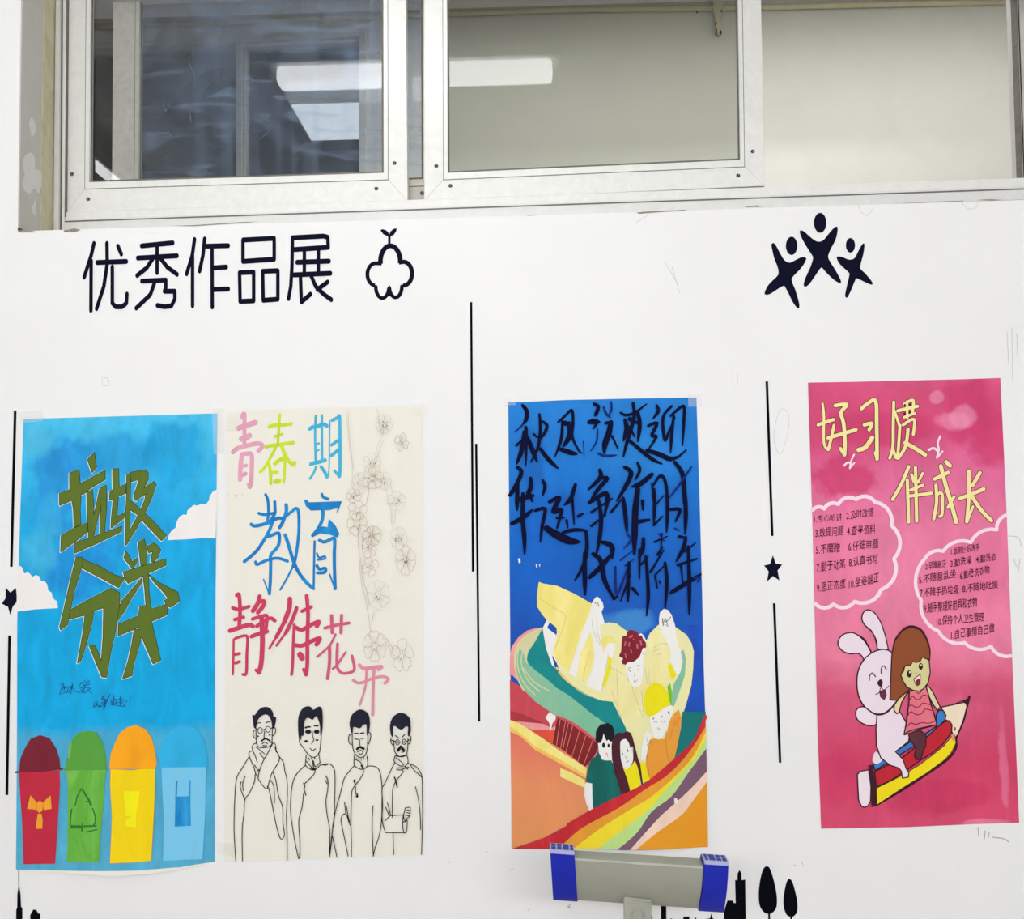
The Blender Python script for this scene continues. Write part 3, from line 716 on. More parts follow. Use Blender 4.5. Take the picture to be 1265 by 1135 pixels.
# pale rubbed marks and scratches dried onto the rear pane
M_SCR = paint('dried_white_scratch', (176,186,200), var=0.1, scale=40); M_SCR2 = paint('faint_scratch', (98,112,134), var=0.15, scale=40)
rear = [o for o in COL.objects if o.name.startswith('sash') and o.get('label', '').startswith('rear')][0]
a = Art(rear, y=YR+0.0125); W3 = Frame(60, 120, 4.685); W1 = Frame(0, 0, 2.343); W2 = Frame(90, 0, 5.5)
def scr(mat, F, sp, w):
    a.begin('scratch'); a.lines(mat, F, sp, w*0.55, taper=(0.3, 0.2)); a.end()
for m, F, sp, w in ((M_SCR, W3, "655,30 672,75 682,82;682,80 715,22", 3), (M_SCR, W3, "820,90 822,130 828,155", 3), (M_SCR2, W3, "650,345 690,318 730,290", 4),
     (M_SCR2, W3, "860,270 900,285 960,292 1050,300", 4), (M_SCR2, W3, "700,120 690,180 720,240 732,290", 5), (M_SCR, W3, "976,112 978,138", 3), (M_SCR, W3, "1225,242 1255,205", 4),
     (M_SCR2, W1, "560,200 565,245 552,320 548,355", 4), (M_SCR2, W1, "620,210 600,235 585,270 580,300", 3), (M_SCR, W1, "652,188 680,196", 1.6), (M_SCR2, W1, "750,190 790,200", 3), (M_SCR, W1, "630,240 638,232;642,235 650,226", 3),
     (M_SCR2, W1, "870,400 905,425 945,462", 3), (M_SCR2, W1, "945,445 985,436 1025,434", 3), (M_SCR, W1, "755,402 785,372;768,385 775,396", 1.8), (M_SCR2, W1, "545,170 560,215 568,245", 4),
     (M_SCR, W2, "600,450 606,462", 3), (M_SCR, W2, "1030,290 1040,302;1088,420 1092,428", 4), (M_SCR2, W2, "880,660 905,590 950,540 985,480", 5), (M_SCR, W2, "940,92 975,72;445,40 455,60;1035,14 1060,18;1075,14 1082,24", 5),
     (M_SCR2, W1, "470,290 480,320 490,300", 3), (M_SCR2, W1, "500,270 550,240 600,205 660,195", 3), (M_SCR2, W1, "720,330 760,345 800,360", 3), (M_SCR2, W1, "560,110 556,160 566,200", 3)):
    scr(m, F, sp, w)
# ------------------------------------------------------------------ hand-painted posters
M_PAPER = paint('poster_paper', (238,234,222), var=0.02, scale=12, col2=(235,231,219))
M_WPAPER = paint('white_poster_paper', (240,236,230), var=0.02, scale=12)
def tape_mat():
    m, nt, b = nodes_of('clear_tape'); b.inputs['Base Color'].default_value = lin((244,242,236)); b.inputs['Roughness'].default_value = 0.15
    b.inputs['Alpha'].default_value = 0.22; return m
M_TAPE = tape_mat()
def lift(segs, z_top, z_bot):
    """outward curl of a sheet near its foot: segs = list of (x centre, half width, amount in m)"""
    def fn(v):
        t = (z_top - v.z) / (z_top - z_bot)
        if t <= 0: return 0.0
        t = min(t, 1.2); s = 0.0
        for c, hw, am in segs:
            q = abs(v.x - c) / hw
            if q < 1: s += am * (0.5 + 0.5*math.cos(math.pi*q))
        return s * t * t
    return fn
def poster(name, label, corners, bottom_px, warp=None, thick=0.0006, group=None):
    r = empty(name, at(bottom_px[0], bottom_px[1], 0)); tag(r, label, 'poster', group)
    return Art(r, y=-0.0012, warp=warp)
def tape(a, pts, lab=None):
    a.begin('tape_strip'); a.fill(M_TAPE, None, pts); a.end()

# ---- poster 1: blue recycling poster
x0, x1 = at(20,1060).x, at(266,1060).x
w1 = (lift([(at(140,1070).x, (x1-x0)*0.52, 0.012)], at(140,985).z, at(140,1078).z), x0-0.02, (x1-x0+0.04)/14, 14, at(140,1095).z, (at(140,985).z-at(140,1095).z)/8, 9)
P1 = poster('recycling_poster', 'blue painted poster of four coloured bins under green block characters', None, (142,1074), w1)
M_SKYD = paint('deeper_blue_paint', (36,146,214), var=0.10, scale=10, col2=(44,158,220))
M_SKYM = paint('mid_blue_paint', (28,166,220), var=0.08, scale=8, col2=(48,176,226))
M_CLOUD = paint('cloud_white_paint', (241,236,233), var=0.02, scale=10)
M_GREEN = paint('olive_green_paint', (98,120,34), var=0.22, scale=26, col2=(84,104,38))
M_DKG = paint('dark_green_line', (22,44,24), var=0.2, scale=30)
M_WLINE = paint('white_chalk_line', (226,234,232), var=0.05, scale=30)
a = P1
_r = P1.root
M_SKY = paint('sky_blue_paint', None, var=0.15, scale=15, stops=[(0.0,(84,172,208)), (0.27,(72,170,212)), (0.30,(4,168,226)), (0.5,(6,166,224)), (0.72,(24,170,228)), (0.88,(62,186,234)), (1.0,(82,196,238))], height=1.22, wob=0.04, streak=(1.4,1,0.6), root=_r,
    blobs=[(95,570,34,26,(34,146,212),0.9),(66,610,30,70,(36,146,216),0.85),(100,700,44,40,(26,140,214),0.8),(150,560,50,26,(30,152,216),0.7),(215,560,40,46,(24,160,218),0.8),(60,640,18,30,(52,170,224),0.8),(48,680,24,30,(70,180,224),0.7),(45,545,20,20,(84,192,230),0.7),(150,640,60,50,(28,150,218),0.5)])
a.begin('paper'); a.fill(M_PAPER, None, "28.6,517 268.6,510 266,770 265.5,1064 245,1069.5 220,1074 190,1077.5 160,1079.5 138,1079.6 110,1078 70,1076.5 45,1074.5 19.6,1074 21,900 21,770 24.5,640"); a.end()
a.begin('painted_sky'); a.fill(M_SKY, None, "29.1,517.6 268.4,510.5 266,770 265.3,1064 223,1070.5 170,1073.5 95,1074.2 19.8,1074 21,900 21.2,770 24.8,640")
E = Frame(0, 490, 4.054)
a.end()
for spec in ("840,718 846,690 860,670 880,655 885,625 900,600 918,590 935,592 938,570 955,555 970,542 990,545 1010,535 1030,540 1046,520 1050,500 1065,476 1087,464 1080,708 1020,706 960,712",
             "84,960 92,860 100,845 112,856 122,885 140,878 152,888 162,902 180,892 195,898 205,922 225,925 237,940 241,968 258,980 264,1005 275,1018 286,1022 290,1058 180,1064 85,1076"):
    a.begin('painted_cloud'); a.fill(M_CLOUD, E, spec); a.end()
GA = Frame(60, 540, 6.305); GB = Frame(60, 660, 6.305)
g1 = ["165,280 235,252 245,360 250,470 245,560 250,680 200,700 195,560 180,480 165,420", "85,440 165,410 262,360 265,440 180,490 88,530", "100,765 195,710 300,668 305,735 215,805 95,892",
 "305,175 355,118 372,235 340,274", "262,355 440,258 438,330 330,395 268,445", "298,430 340,410 350,520 352,650 350,790 315,795 305,640", "400,398 425,390 410,520 352,760 345,640 375,520",
 "415,388 448,375 450,560 435,745 400,755 405,620 410,520", "205,820 320,788 570,695 565,735 380,825 205,902", "500,250 545,245 548,400 535,560 530,620 592,588 585,630 488,706 490,640 505,480",
 "480,420 605,365 600,435 475,490", "610,290 640,280 635,480 630,700 625,800 600,840 597,640 608,480",
 "640,275 740,255 775,275 775,330 740,400 820,345 837,370 800,480 740,610 690,700 605,838 600,790 680,640 720,560 750,490 760,440 710,470 690,492 665,490 670,440 700,350 695,330 645,345",
 "635,490 720,570 800,640 917,765 880,804 760,680 690,600 630,560"]
g2 = ["262,180 262,240 200,440 145,705 95,742 88,720 130,540 180,320 215,180", "265,195 400,250 510,315 592,340 545,414 420,345 262,262",
 "160,660 170,590 290,520 485,420 552,455 550,560 520,750 480,930 450,1112 415,1108 318,870 360,865 412,990 425,800 430,570 360,590 310,620", "285,620 352,600 335,700 290,860 250,985 226,1000 270,760",
 "600,132 625,165 648,215 692,185 685,220 655,270 620,225 588,185", "698,65 744,36 760,110 765,235 720,240", "768,95 820,66 860,100 872,125 850,180 820,212 797,212 805,160 815,130 780,142",
 "735,315 777,308 780,440 793,547 760,550 750,430", "782,315 850,370 1006,452 1017,520 950,567 920,555 903,515 935,500 880,430 830,380", "720,350 730,368 650,490 590,600 530,680 540,640 555,560 570,520 640,440",
 "583,295 720,250 912,192 912,240 760,310 620,380 600,350", "545,700 700,635 712,565 790,545 800,585 922,543 922,625 800,677 660,740 543,788", "668,740 722,745 710,850 660,1020 647,1100 578,1122 620,990 650,850",
 "700,690 800,678 830,800 872,980 815,1007 740,830 712,790"]
for F, gs, nm in ((GA, g1, 'upper pair of green block characters'), (GB, g2, 'lower pair of green block characters')):
    a.begin('block_lettering', nm)
    for p in gs:
        P = F(nums(p)); a.line(M_WLINE, None, [(x-0.35, y+0.4) for x, y in P], 2.3, smooth=False, closed=True, Y=a.layer() if p is gs[0] else a.y-a.n*STEP)
    a.layer(); Yl = a.layer()
    for p in gs: a.line(M_DKG, F, p, 1.5, smooth=False, closed=True, wabs=True, Y=Yl)
    Yl = a.layer()
    for p in gs: a.fill(M_GREEN, F, p, Y=Yl)
    # darker brush joins where strokes overlap
    a.end()
D = Frame(60, 830, 10.54); M_INKB = paint('blue_ink', (28,40,120), var=0.2, scale=40)
a.begin('small_handwriting')
a.lines(M_INKB, D, "150,165 200,155 165,230 145,290 235,255;170,190 212,185 200,240;160,215 230,205;230,205 262,190 240,272;290,140 312,150 290,210 258,270;308,170 290,285;305,200 350,250 392,272;270,190 325,180;430,130 398,185;430,130 478,190;412,210 455,205 432,270;432,222 405,262;500,70 500,170;468,110 490,145;532,108 508,148;458,172 545,158;480,180 448,262;482,200 540,212 500,245;500,225 560,276;445,268 502,262;600,390 578,465;598,440 618,468;635,380 618,445;628,425 655,455;722,300 690,350 765,358 700,400 655,445 690,450 760,380;715,320 738,440 708,482;800,288 765,370 728,450;815,360 810,425;832,380 825,435;850,300 845,435;838,350 882,365 858,435;868,400 895,432;930,305 936,442;898,358 965,345;902,400 972,378;950,400 1000,445 885,435;985,360 1022,388;1060,300 1062,352;1058,402 1060,432", 8, k=2)
a.end()
BN = Frame(10, 880, 4.685)
def pm(n, c, c2=None, v=0.09, s=16): return paint(n, c, var=v, scale=s, col2=c2)
bins = [
 ('painted_bin', 'red bin with a maroon lid', [(pm('maroon_paint',(120,32,48)), "lid", "65,345 66,300 72,262 95,210 130,152 185,130 240,148 280,210 298,270 303,330 200,344"), (pm('red_paint',(198,42,66),(186,36,58)), "body", "62,345 190,343 298,333 300,420 290,600 276,872 90,878 80,620 68,460")]),
 ('painted_bin', 'green bin with a recycling triangle', [(pm('lid_green',(92,164,64),(84,156,58)), "lid", "325,335 338,280 350,230 368,160 405,118 460,105 512,115 550,180 567,260 568,332"), (pm('body_green',(100,178,62),(124,192,84)), "body", "338,336 566,330 560,420 550,560 540,700 532,862 345,862 345,600 345,420")]),
 ('painted_bin', 'yellow bin with an orange lid', [(pm('lid_orange',(252,168,24)), "lid", "588,325 595,240 615,190 645,125 690,88 740,74 795,98 830,150 848,220 858,300 848,324"), (pm('body_yellow',(248,216,8),(246,208,6)), "body", "594,330 720,334 848,320 846,500 832,852 760,858 600,864 602,600 592,420")]),
 ('painted_bin', 'light blue bin with a carrier bag', [(pm('lid_lightblue',(48,176,228)), "lid", "878,318 872,240 900,140 958,92 1010,74 1080,86 1132,145 1150,240 1156,316"), (pm('body_lightblue',(126,204,240),(112,196,236)), "body", "888,318 1146,313 1140,600 1126,848 1020,850 900,854 902,600 892,450")])]
for k, (nm, lab, prts) in enumerate(bins):
    bo = empty(nm, at(*BN([(200+k*270, 870)])[0], 0) - origin(a.root) , a.root); bo['label'] = lab
    for m, pn_, sp in reversed(prts):
        a.begin(pn_, None, bo); 
        if k == 2: a.line(pm('orange_edge',(240,150,40)), BN, sp, 5, smooth=False, closed=True)
        a.fill(m, BN, sp)
        if k == 0 and pn_ == 'lid': a.lines(m, BN, "45,346 66,342;300,328 314,325", 12, smooth=False)
        if k == 1 and pn_ == 'lid':
            a.lines(m, BN, "322,328 345,330;560,328 574,322", 10, smooth=False); a.lines(pm('dull_green',(120,170,110)), BN, "350,230 362,180 352,260", 12)
        a.end()
    a.begin('emblem', None, bo)
    if k == 0:
        mo = pm('bow_orange',(244,164,44)); mb = pm('bow_line',(170,60,50))
        for sp in ("130,478 165,520 160,562 110,557", "200,520 246,480 252,557 205,564", "172,586 194,586 200,620 198,672 162,672 165,630", "165,522 185,510 203,525 198,568 182,582 165,565"):
            a.line(mb, BN, sp, 3, smooth=False, closed=True); a.fill(mo, BN, sp)
    if k == 1:
        mg = pm('emblem_green',(46,120,38))
        a.lines(mg, BN, "8:425,440 398,490 388,540;9:368,560 360,620 360,650;12:432,450 470,510 480,538;8:452,515 482,520;8:490,555 505,600 506,640 495,650;18:368,660 420,661;10:440,657 510,655;8:432,640 428,684;7:455,690 515,675", 8, smooth=False)
    if k == 2:
        a.fill(pm('emblem_yellow',(250,240,10)), BN, "668,455 762,455 740,590 742,662 680,656 684,620 715,600 680,600")
    if k == 3:
        mb = pm('bag_blue',(22,136,208),(60,168,226)); a.lines(mb, BN, "976,398 972,500;1052,395 1050,490", 10, smooth=False); a.fill(mb, BN, "968,486 1055,484 1058,655 965,660")
    a.end()
tape(a, "22,509 52,507 53,520 24,523"); tape(a, "262,505 276,504 277,560 264,561")

# ---- poster 2: cream poster, four men
P2 = poster('calligraphy_poster', 'cream paper poster with pink, green and blue characters above four drawn men', None, (400,1062))
a = P2
a.begin('paper'); a.fill(M_PAPER, None, "280.6,507 400,503.5 521.6,501.5 522.4,760 522.6,1056.8 400,1060.5 277.5,1064 278.5,800"); a.end()
MK = lambda n, c, c2=None: paint(n, c, var=0.10, scale=30, col2=c2, rough=0.6)
mp, mg, mb, mB, mr, mf, mk = MK('marker_pink',(226,160,184)), MK('marker_lime',(198,222,30)), MK('marker_sky',(62,178,216)), MK('marker_blue',(0,122,198),(8,140,204)), MK('marker_crimson',(208,62,98),(196,48,86)), MK('marker_rose',(212,88,126)), MK('marker_soft_pink',(224,142,164))
C1 = Frame(275, 500, 7.906); C2 = Frame(290, 600, 8.107); C3 = Frame(275, 725, 6.024)
def letters(lab, mat, F, spec, w=24, **kw):
    a.begin('lettering', lab)
    sp2 = ';'.join((f"{float(t.split(':')[0])*1.18:.1f}:{t.split(':')[1]}" if ':' in t else t) for t in spec.split(';'))
    a.lines(mat, F, sp2, w*1.18, **kw); a.end()
letters('pink character 青', mp, C1, "34:190,125 200,92 214,100 213,240 214,395;46:158,228 220,205 320,172;46:185,332 222,325 262,300;38:102,462 145,425 230,400 330,378 375,385 388,410 350,450;38:188,490 175,600 170,730;36:190,482 240,476 283,484 285,600 278,760 263,805;24:263,805 250,775;28:190,598 232,592;34:190,688 225,672")
letters('lime green character 春', mg, C1, "22:560,95 550,200 540,380;30:455,216 500,200 560,198 668,187;24:508,308 545,300 582,288;30:428,412 450,402 560,388 688,370;24:530,395 470,510 410,610 368,655;30:575,400 625,520 685,585 702,565;34:510,575 555,540 600,522;22:602,520 610,560 605,640 596,760;26:452,570 466,660 470,770;28:485,662 532,658;44:518,748 548,742")
letters('light blue character 期', mb, C1, "20:910,108 903,300 910,550;20:970,102 970,300 972,530;32:850,235 880,218 940,205 985,188 1018,205;16:922,382 942,375;16:915,452 940,440;32:862,580 885,570 940,558 1000,540;18:912,605 892,660 852,722;28:962,605 1000,660 1018,705;12:1048,155 1044,350 1040,600 1030,700;28:1072,150 1125,125 1142,125 1146,400 1146,620 1140,700;22:1140,700 1092,642;26:1065,392 1120,352;28:1062,495 1142,430")
letters('blue character 教', mB, C2, "24:308,88 330,140 338,260 328,345;26:240,275 300,288 400,272;26:400,160 402,230 400,280 350,360;30:165,385 205,402 330,372 430,325 478,328;28:380,350 340,460 250,610 180,690 95,758;28:338,510 400,482 440,475 448,530 430,610 362,690 360,760 356,950 346,1080;12:346,1085 288,935;26:208,762 226,788 320,745 430,725 528,755;30:515,190 515,260 482,360 448,418;26:500,312 580,250 618,225 640,280 640,480 612,700 582,810;16:582,810 520,930 455,1042;30:505,492 540,600 590,760 642,870 720,970 788,1028")
a.begin('lettering', 'blue character 育')
a.lines(mB, C2, "22:790,1028 796,700 800,555;30:872,84 885,112 930,130;34:882,240 878,330 840,420 780,498;34:848,545 900,562 975,528 1000,540 996,700 1000,900 1004,1030;16:1004,1035 950,885;20:822,675 845,720 900,705 902,730 830,742;32:822,800 850,835 905,825 902,865 828,872", 24)
a.fill(mB, C2, "692,135 725,140 745,165 1072,154 1045,230 1015,288 1030,222 950,243 760,247 712,205"); a.fill(mB, C2, "945,330 1010,400 1048,480 1030,518 960,492 860,475 778,515 800,450 880,405 930,415 935,370"); a.end()
letters('crimson character 静', mr, C3, "24:105,62 122,60 130,180 122,300;22:75,155 120,165 195,145;22:90,242 155,225;28:55,325 100,310 195,282 225,292;14:82,390 80,500 76,650;18:95,382 160,362 185,380 180,500 176,640 150,650;20:95,502 125,495;20:95,566 125,555;28:275,70 262,120 225,178;26:265,112 308,105 302,140 262,190;22:222,238 300,215 330,222 318,340;26:215,368 262,350 330,330;24:255,290 320,245 360,232 388,250;30:290,225 296,400 288,560 270,635;20:270,638 248,618")
letters('crimson character 待', mr, C3, "30:500,88 495,160 458,262;24:458,262 400,370;14:400,370 346,458;24:550,155 520,240 470,340;14:470,340 400,436;18:532,280 525,430 520,580 512,652;22:590,180 660,148;24:625,65 635,200 630,400 630,560 622,650;20:620,655 602,612;26:542,300 590,318 650,285 715,258 700,292;26:530,430 590,436 650,408 722,382 698,428;38:576,502 590,528")
letters('rose character 花', mf, C3, "20:760,305 850,282 940,268;20:810,212 815,340;20:885,210 880,340;14:840,352 800,430 750,480 702,520;20:795,440 795,560 780,682;14:915,485 850,580 820,608;18:855,422 850,580 880,635 930,640 980,612 962,512")
letters('pale pink character 开', mk, C3, "22:1018,580 1050,605 1120,598 1182,592 1160,612;18:970,692 1020,715 1110,682 1190,665 1235,685 1205,715;14:1070,612 1062,740 1020,878;18:1125,612 1120,750 1116,950")
# drawn men
M_PEN = paint('black_pen', (16,14,18), var=0.2, scale=30); M_HAIR = paint('hair_ink', (26,26,44), var=0.35, scale=24)
M1 = Frame(275, 860, 5.405); M2 = Frame(400, 860, 5.405)
def man(lab, F, hair, lines_, extra=None):
    a.begin('drawn_man', lab)
    for h in hair: a.fill(M_HAIR, F, h, smooth=True, k=3)
    a.lines(M_PEN, F, lines_, 5.6)
    if extra: extra()
    a.end()
def x1_():
    for q in ((250,228),(302,220)): a.line(M_PEN, M1, arc_pts(q[0], q[1], 16, 20, 0, 360, 12), 4.5, smooth=False)
    for q in ((236,266,7,5),(314,258,7,5)): a.ell(M_PEN, M1, *q)
man('man in glasses and a wide scarf', M1, ["197,125 215,125 235,95 270,72 310,75 335,105 340,135 356,140 354,175 342,215 330,205 325,165 305,128 280,122 255,135 232,165 222,212 208,205 203,160"],
 "222,210 224,290 230,325 250,342 290,342 325,325 330,290 332,208;6:228,186 240,176 256,178;6:290,178 304,170 318,174;268,225 290,218;228,218 238,222;318,216 332,208;280,232 276,272 286,278;10:258,300 280,284 308,292 320,308;6:262,318 282,306 300,316;8:268,330 294,330;212,228 204,240 206,270 218,282 226,276;340,208 352,214 352,240 340,262 332,256;"
 "228,312 206,320 196,340 200,362 180,370 176,398 210,478 222,520 240,535;222,340 240,352 260,368 280,384;248,378 262,400 276,415;200,362 218,400 230,438;340,310 352,322 358,362 378,404 372,440 330,510 310,570 292,618 244,562 238,530 262,450 300,380 335,312;212,458 232,486 244,492 230,500;"
 "178,400 130,480 92,552 80,700 76,900 88,1100;216,520 212,570 176,650 148,690 142,780 130,900 132,1100;124,570 118,610 148,690;150,532 134,580 138,630;378,404 405,440 415,500 428,550 432,640 426,800 430,950 430,1095;336,510 355,560 372,660 400,740 402,840 412,928 386,950 358,860 330,720 310,620;320,560 338,590 345,640 345,715;298,600 312,622;350,340 358,372", x1_)
def x2_():
    for q in ((571,236,20,14),(628,236,18,14)): a.ell(M_PEN, M1, *q)
    for q in ((557,300,12,8),(630,292,10,6)): a.ell(M_PEN, M1, *q)
man('smiling man with wavy parted hair', M1, ["512,292 504,230 504,150 520,100 550,70 585,68 606,90 640,68 662,80 668,130 668,200 660,260 652,258 650,200 640,160 622,132 602,156 575,145 555,150 545,180 540,260 528,262"],
 "512,292 516,312 540,345 570,386 605,408 640,386 652,340 658,255;525,256 514,250 510,270 518,290 526,276;10:552,210 566,204 584,204;10:612,196 636,196;598,232 602,270 608,290 594,318;584,346 600,362 620,350;"
 "558,392 552,460;640,378 650,440;556,430 600,480 606,470 600,430;606,430 618,470 652,440;552,460 590,490 606,478 626,484 654,458 690,460 703,452;8:590,480 618,490;600,492 616,495 606,525 560,570 542,590;7:540,580 548,600 544,622 556,660;"
 "552,462 500,510 470,570 456,660 454,780 470,900 490,1010 508,1085;540,650 530,740 508,830 514,940 516,1050 508,1085;572,410 580,425;590,412 598,424;612,410 622,420", x2_)
man('sleeve and shoulder of the smiling man', M2, [], "0,460 20,450 45,455 66,480 74,520 74,640 68,800 60,880;10,530 26,560 26,620 14,700 22,790 36,870 40,950 36,1075;10,560 22,584;0,455 10,452;60,860 50,960 36,1070")
man('man with closed eyes and moustache', M2, ["176,215 172,170 190,120 230,90 265,92 298,120 308,170 305,215 295,262 286,250 284,190 262,192 240,214 212,206 196,208 192,250 184,240"],
 "190,225 190,310 200,366 225,400 250,408 278,390 292,330 294,230;8:206,246 230,248;8:246,246 268,244;6:206,284 232,288;6:246,282 268,280;238,290 240,326;16:222,352 240,338 266,350;6:225,372 245,360 262,372;234,382 248,388 258,378;182,256 168,262 166,300 180,322 192,318;296,240 310,246 312,280 298,318 290,312;"
 "204,390 204,460 250,488 258,472 244,440 206,420;10:250,462 262,478;288,400 292,462 266,486;260,486 264,510 236,560 190,625 184,700 180,830 184,960 184,1070;6:200,560 210,600 212,640 222,668;6:196,566 206,556 208,580;6:214,668 226,672 224,650;"
 "204,462 170,500 136,548 112,640 84,740 62,850 50,980 38,1070;292,466 330,466 360,480 378,520 388,600 388,720 386,820 372,920 340,1020 330,1068;328,730 322,850 326,960 330,1066;152,735 162,800 172,840;138,705 142,740 146,780;176,860 164,830 152,792 134,786 118,806 116,840 134,930 162,1066;56,930 88,1075;"
 "3:216,408 220,424;3:232,410 234,428;3:250,412 250,430;3:266,404 268,424", None)
def x4_():
    for q in ((492,307),(536,304)): a.line(M_PEN, M2, arc_pts(q[0], q[1], 12, 18, 0, 360, 12), 5, smooth=False)
    for q in ((493,308,4,6),(536,305,4,6)): a.ell(M_PEN, M2, *q)
man('scowling man in round glasses with raised cuff', M2, ["444,240 442,190 460,140 500,112 540,116 572,145 580,195 580,240 566,268 560,250 562,206 545,202 522,222 498,216 478,200 462,206 462,270 450,262"],
 "464,290 470,340 474,372 500,400 530,402 552,388 560,340 562,280;7:478,262 502,280;7:524,272 542,252;448,292 478,302;506,306 524,304;550,302 578,288;14:492,360 505,345 515,334 528,350 538,364;6:498,368 514,350 534,368 520,374;8:478,394 510,402 552,392;450,276 446,300 458,324 466,320;572,262 582,272 576,312 564,318;"
 "474,400 472,438 520,468 530,452 500,424 480,410;556,394 562,440 540,470;6:490,478 520,478 520,490 490,490 490,478;8:530,482 566,474;7:540,468 560,486;528,492 526,510 486,560 462,610 458,680 458,790;9:472,540 480,565 490,606;"
 "474,440 440,510 402,590 388,620 392,720 390,830 412,910;562,446 610,466 640,500 656,546 658,660 660,800 656,930 652,1056;575,450 600,490 640,526 652,540;612,604 632,690 644,800 646,890;424,710 436,750 444,790;412,740 426,770 436,800;410,830 440,800 460,796 530,790;412,910 540,910;530,792 526,850 534,908 550,905 556,870 556,825 544,840;6:530,840 548,826;544,746 532,800 540,826;546,744 574,742 576,760 572,800 552,816;6:556,758 572,762;6:554,776 572,780;6:552,794 568,798;460,796 458,810;462,912 464,980 466,1056", x4_)
# pencil blossoms
M_PCL = paint('brown_pencil', (186,160,140), var=0.15, scale=50); M_PCF = paint('faint_pencil', (208,198,182), var=0.08, scale=50); M_PCD = paint('dark_pencil', (110,72,58), var=0.2, scale=50)
B4 = Frame(420, 500, 6.305); B5 = Frame(420, 660, 6.305)
a.begin('blossom_branch', 'pencil-drawn branch')
a.lines(M_PCF, B4, "45,40 60,180 72,300 90,420 96,520 92,640;62,40 72,200 84,340 104,500;285,30 300,90 300,120;318,250 290,330 282,400 292,440;350,262 320,320 300,390;355,640 372,720 392,780 400,860 404,930;392,570 398,640 416,700;414,840 400,900 410,950;432,820 426,930;130,520 150,560", 2.6)
a.lines(M_PCL, B5, "146,80 152,200 158,300 172,400 200,500 214,600;172,80 182,240 184,360 214,470 232,560;268,590 256,640 246,700;222,620 232,720 240,770;340,780 370,830 410,880 440,900;350,830 390,900 430,950;60,0 80,0;160,180 170,300 180,370", 2.6)
a.lines(M_PCL, B4, "300,100 310,170 330,240;330,150 338,230;150,960 140,1060 150,1130;200,930 230,960 240,1020;170,1020 180,1130;210,590 225,640 214,720 200,770 176,786", 3)
a.end()
rb = random.Random(3)
def blossom(F, cx, cy, r, sq=1.0, mat=None, dots=4, petals=5, rot=0.0, open_=1.0):
    mat = mat or M_PCL
    a.begin('blossom')
    for i in range(petals):
        t = rot + 2*math.pi*i/petals*open_
        ux, uy = math.cos(t), math.sin(t); vx, vy = -uy, ux
        P = []
        for q, s_ in ((0.18,0.0),(0.5,0.36),(0.85,0.42),(1.0,0.16),(0.93,0.0),(1.02,-0.16),(0.85,-0.42),(0.5,-0.36),(0.18,0.0)):
            j = 1 + rb.uniform(-0.08, 0.08)
            P.append((cx+(ux*q+vx*s_)*r*j, cy+(uy*q+vy*s_)*r*j*sq))
        a.line(mat, F, P, rb.uniform(2.0, 3.0), k=3)
        a.line(M_PCF, F, [(cx+ux*r*0.25, cy+uy*r*0.25*sq), (cx+ux*r*0.62, cy+uy*r*0.62*sq)], 2.0, smooth=False)
    for i in range(dots):
        t = rb.uniform(0, 6.28); q = rb.uniform(0.1, 0.42)*r
        x, y = cx+q*math.cos(t), cy+q*math.sin(t)
        a.line(M_PCD, F, [(x, y), (x+rb.uniform(-3,3), y+rb.uniform(5,14))], rb.uniform(2.5, 5), smooth=False)
    a.end()
for F, cx, cy, r, sq, m, d, p, ro, op in (
 (B4,345,150,66,1.15,M_PCF,7,5,0.3,1), (B4,480,290,54,1.3,M_PCL,1,4,2.0,1), (B4,248,460,70,1.3,M_PCF,5,5,-1.6,1), (B4,250,570,76,1.1,M_PCL,7,6,0.6,1), (B4,340,590,64,1.1,M_PCF,4,5,0.2,1),
 (B4,155,610,60,1.4,M_PCF,3,5,1.2,1), (B4,105,705,56,1.0,M_PCL,3,5,0.5,1), (B4,440,750,70,1.1,M_PCF,5,5,0.9,1), (B4,135,820,74,1.1,M_PCL,3,5,2.4,1), (B4,135,930,80,1.1,M_PCL,6,5,0.8,1),
 (B4,250,1020,74,1.0,M_PCL,5,6,0.2,1), (B4,455,1040,66,1.4,M_PCF,8,5,0.1,1), (B5,510,200,76,1.5,M_PCL,8,6,0.5,1), (B5,230,100,56,1.6,M_PCL,3,4,0.4,1), (B5,235,250,64,1.2,M_PCL,3,4,1.2,1),
 (B5,295,470,92,1.2,M_PCF,7,6,0.7,1), (B5,270,870,88,1.35,M_PCL,6,6,0.45,1), (B5,485,940,84,1.5,M_PCL,6,5,0.9,1)):
    blossom(F, cx, cy, r, sq, m, d, p, ro, op)
a.begin('pencil_specks'); a.lines(M_PCL, Frame(270,490,4.204), "85,508 92,520;98,508 90,526;48,505 50,508;120,506 126,510", 2); a.end()
tape(a, "274,512 294,510 295,530 275,532"); tape(a, "510,497 528,496 529,512 511,513"); tape(a, "268,1040 290,1044 288,1058 268,1054")
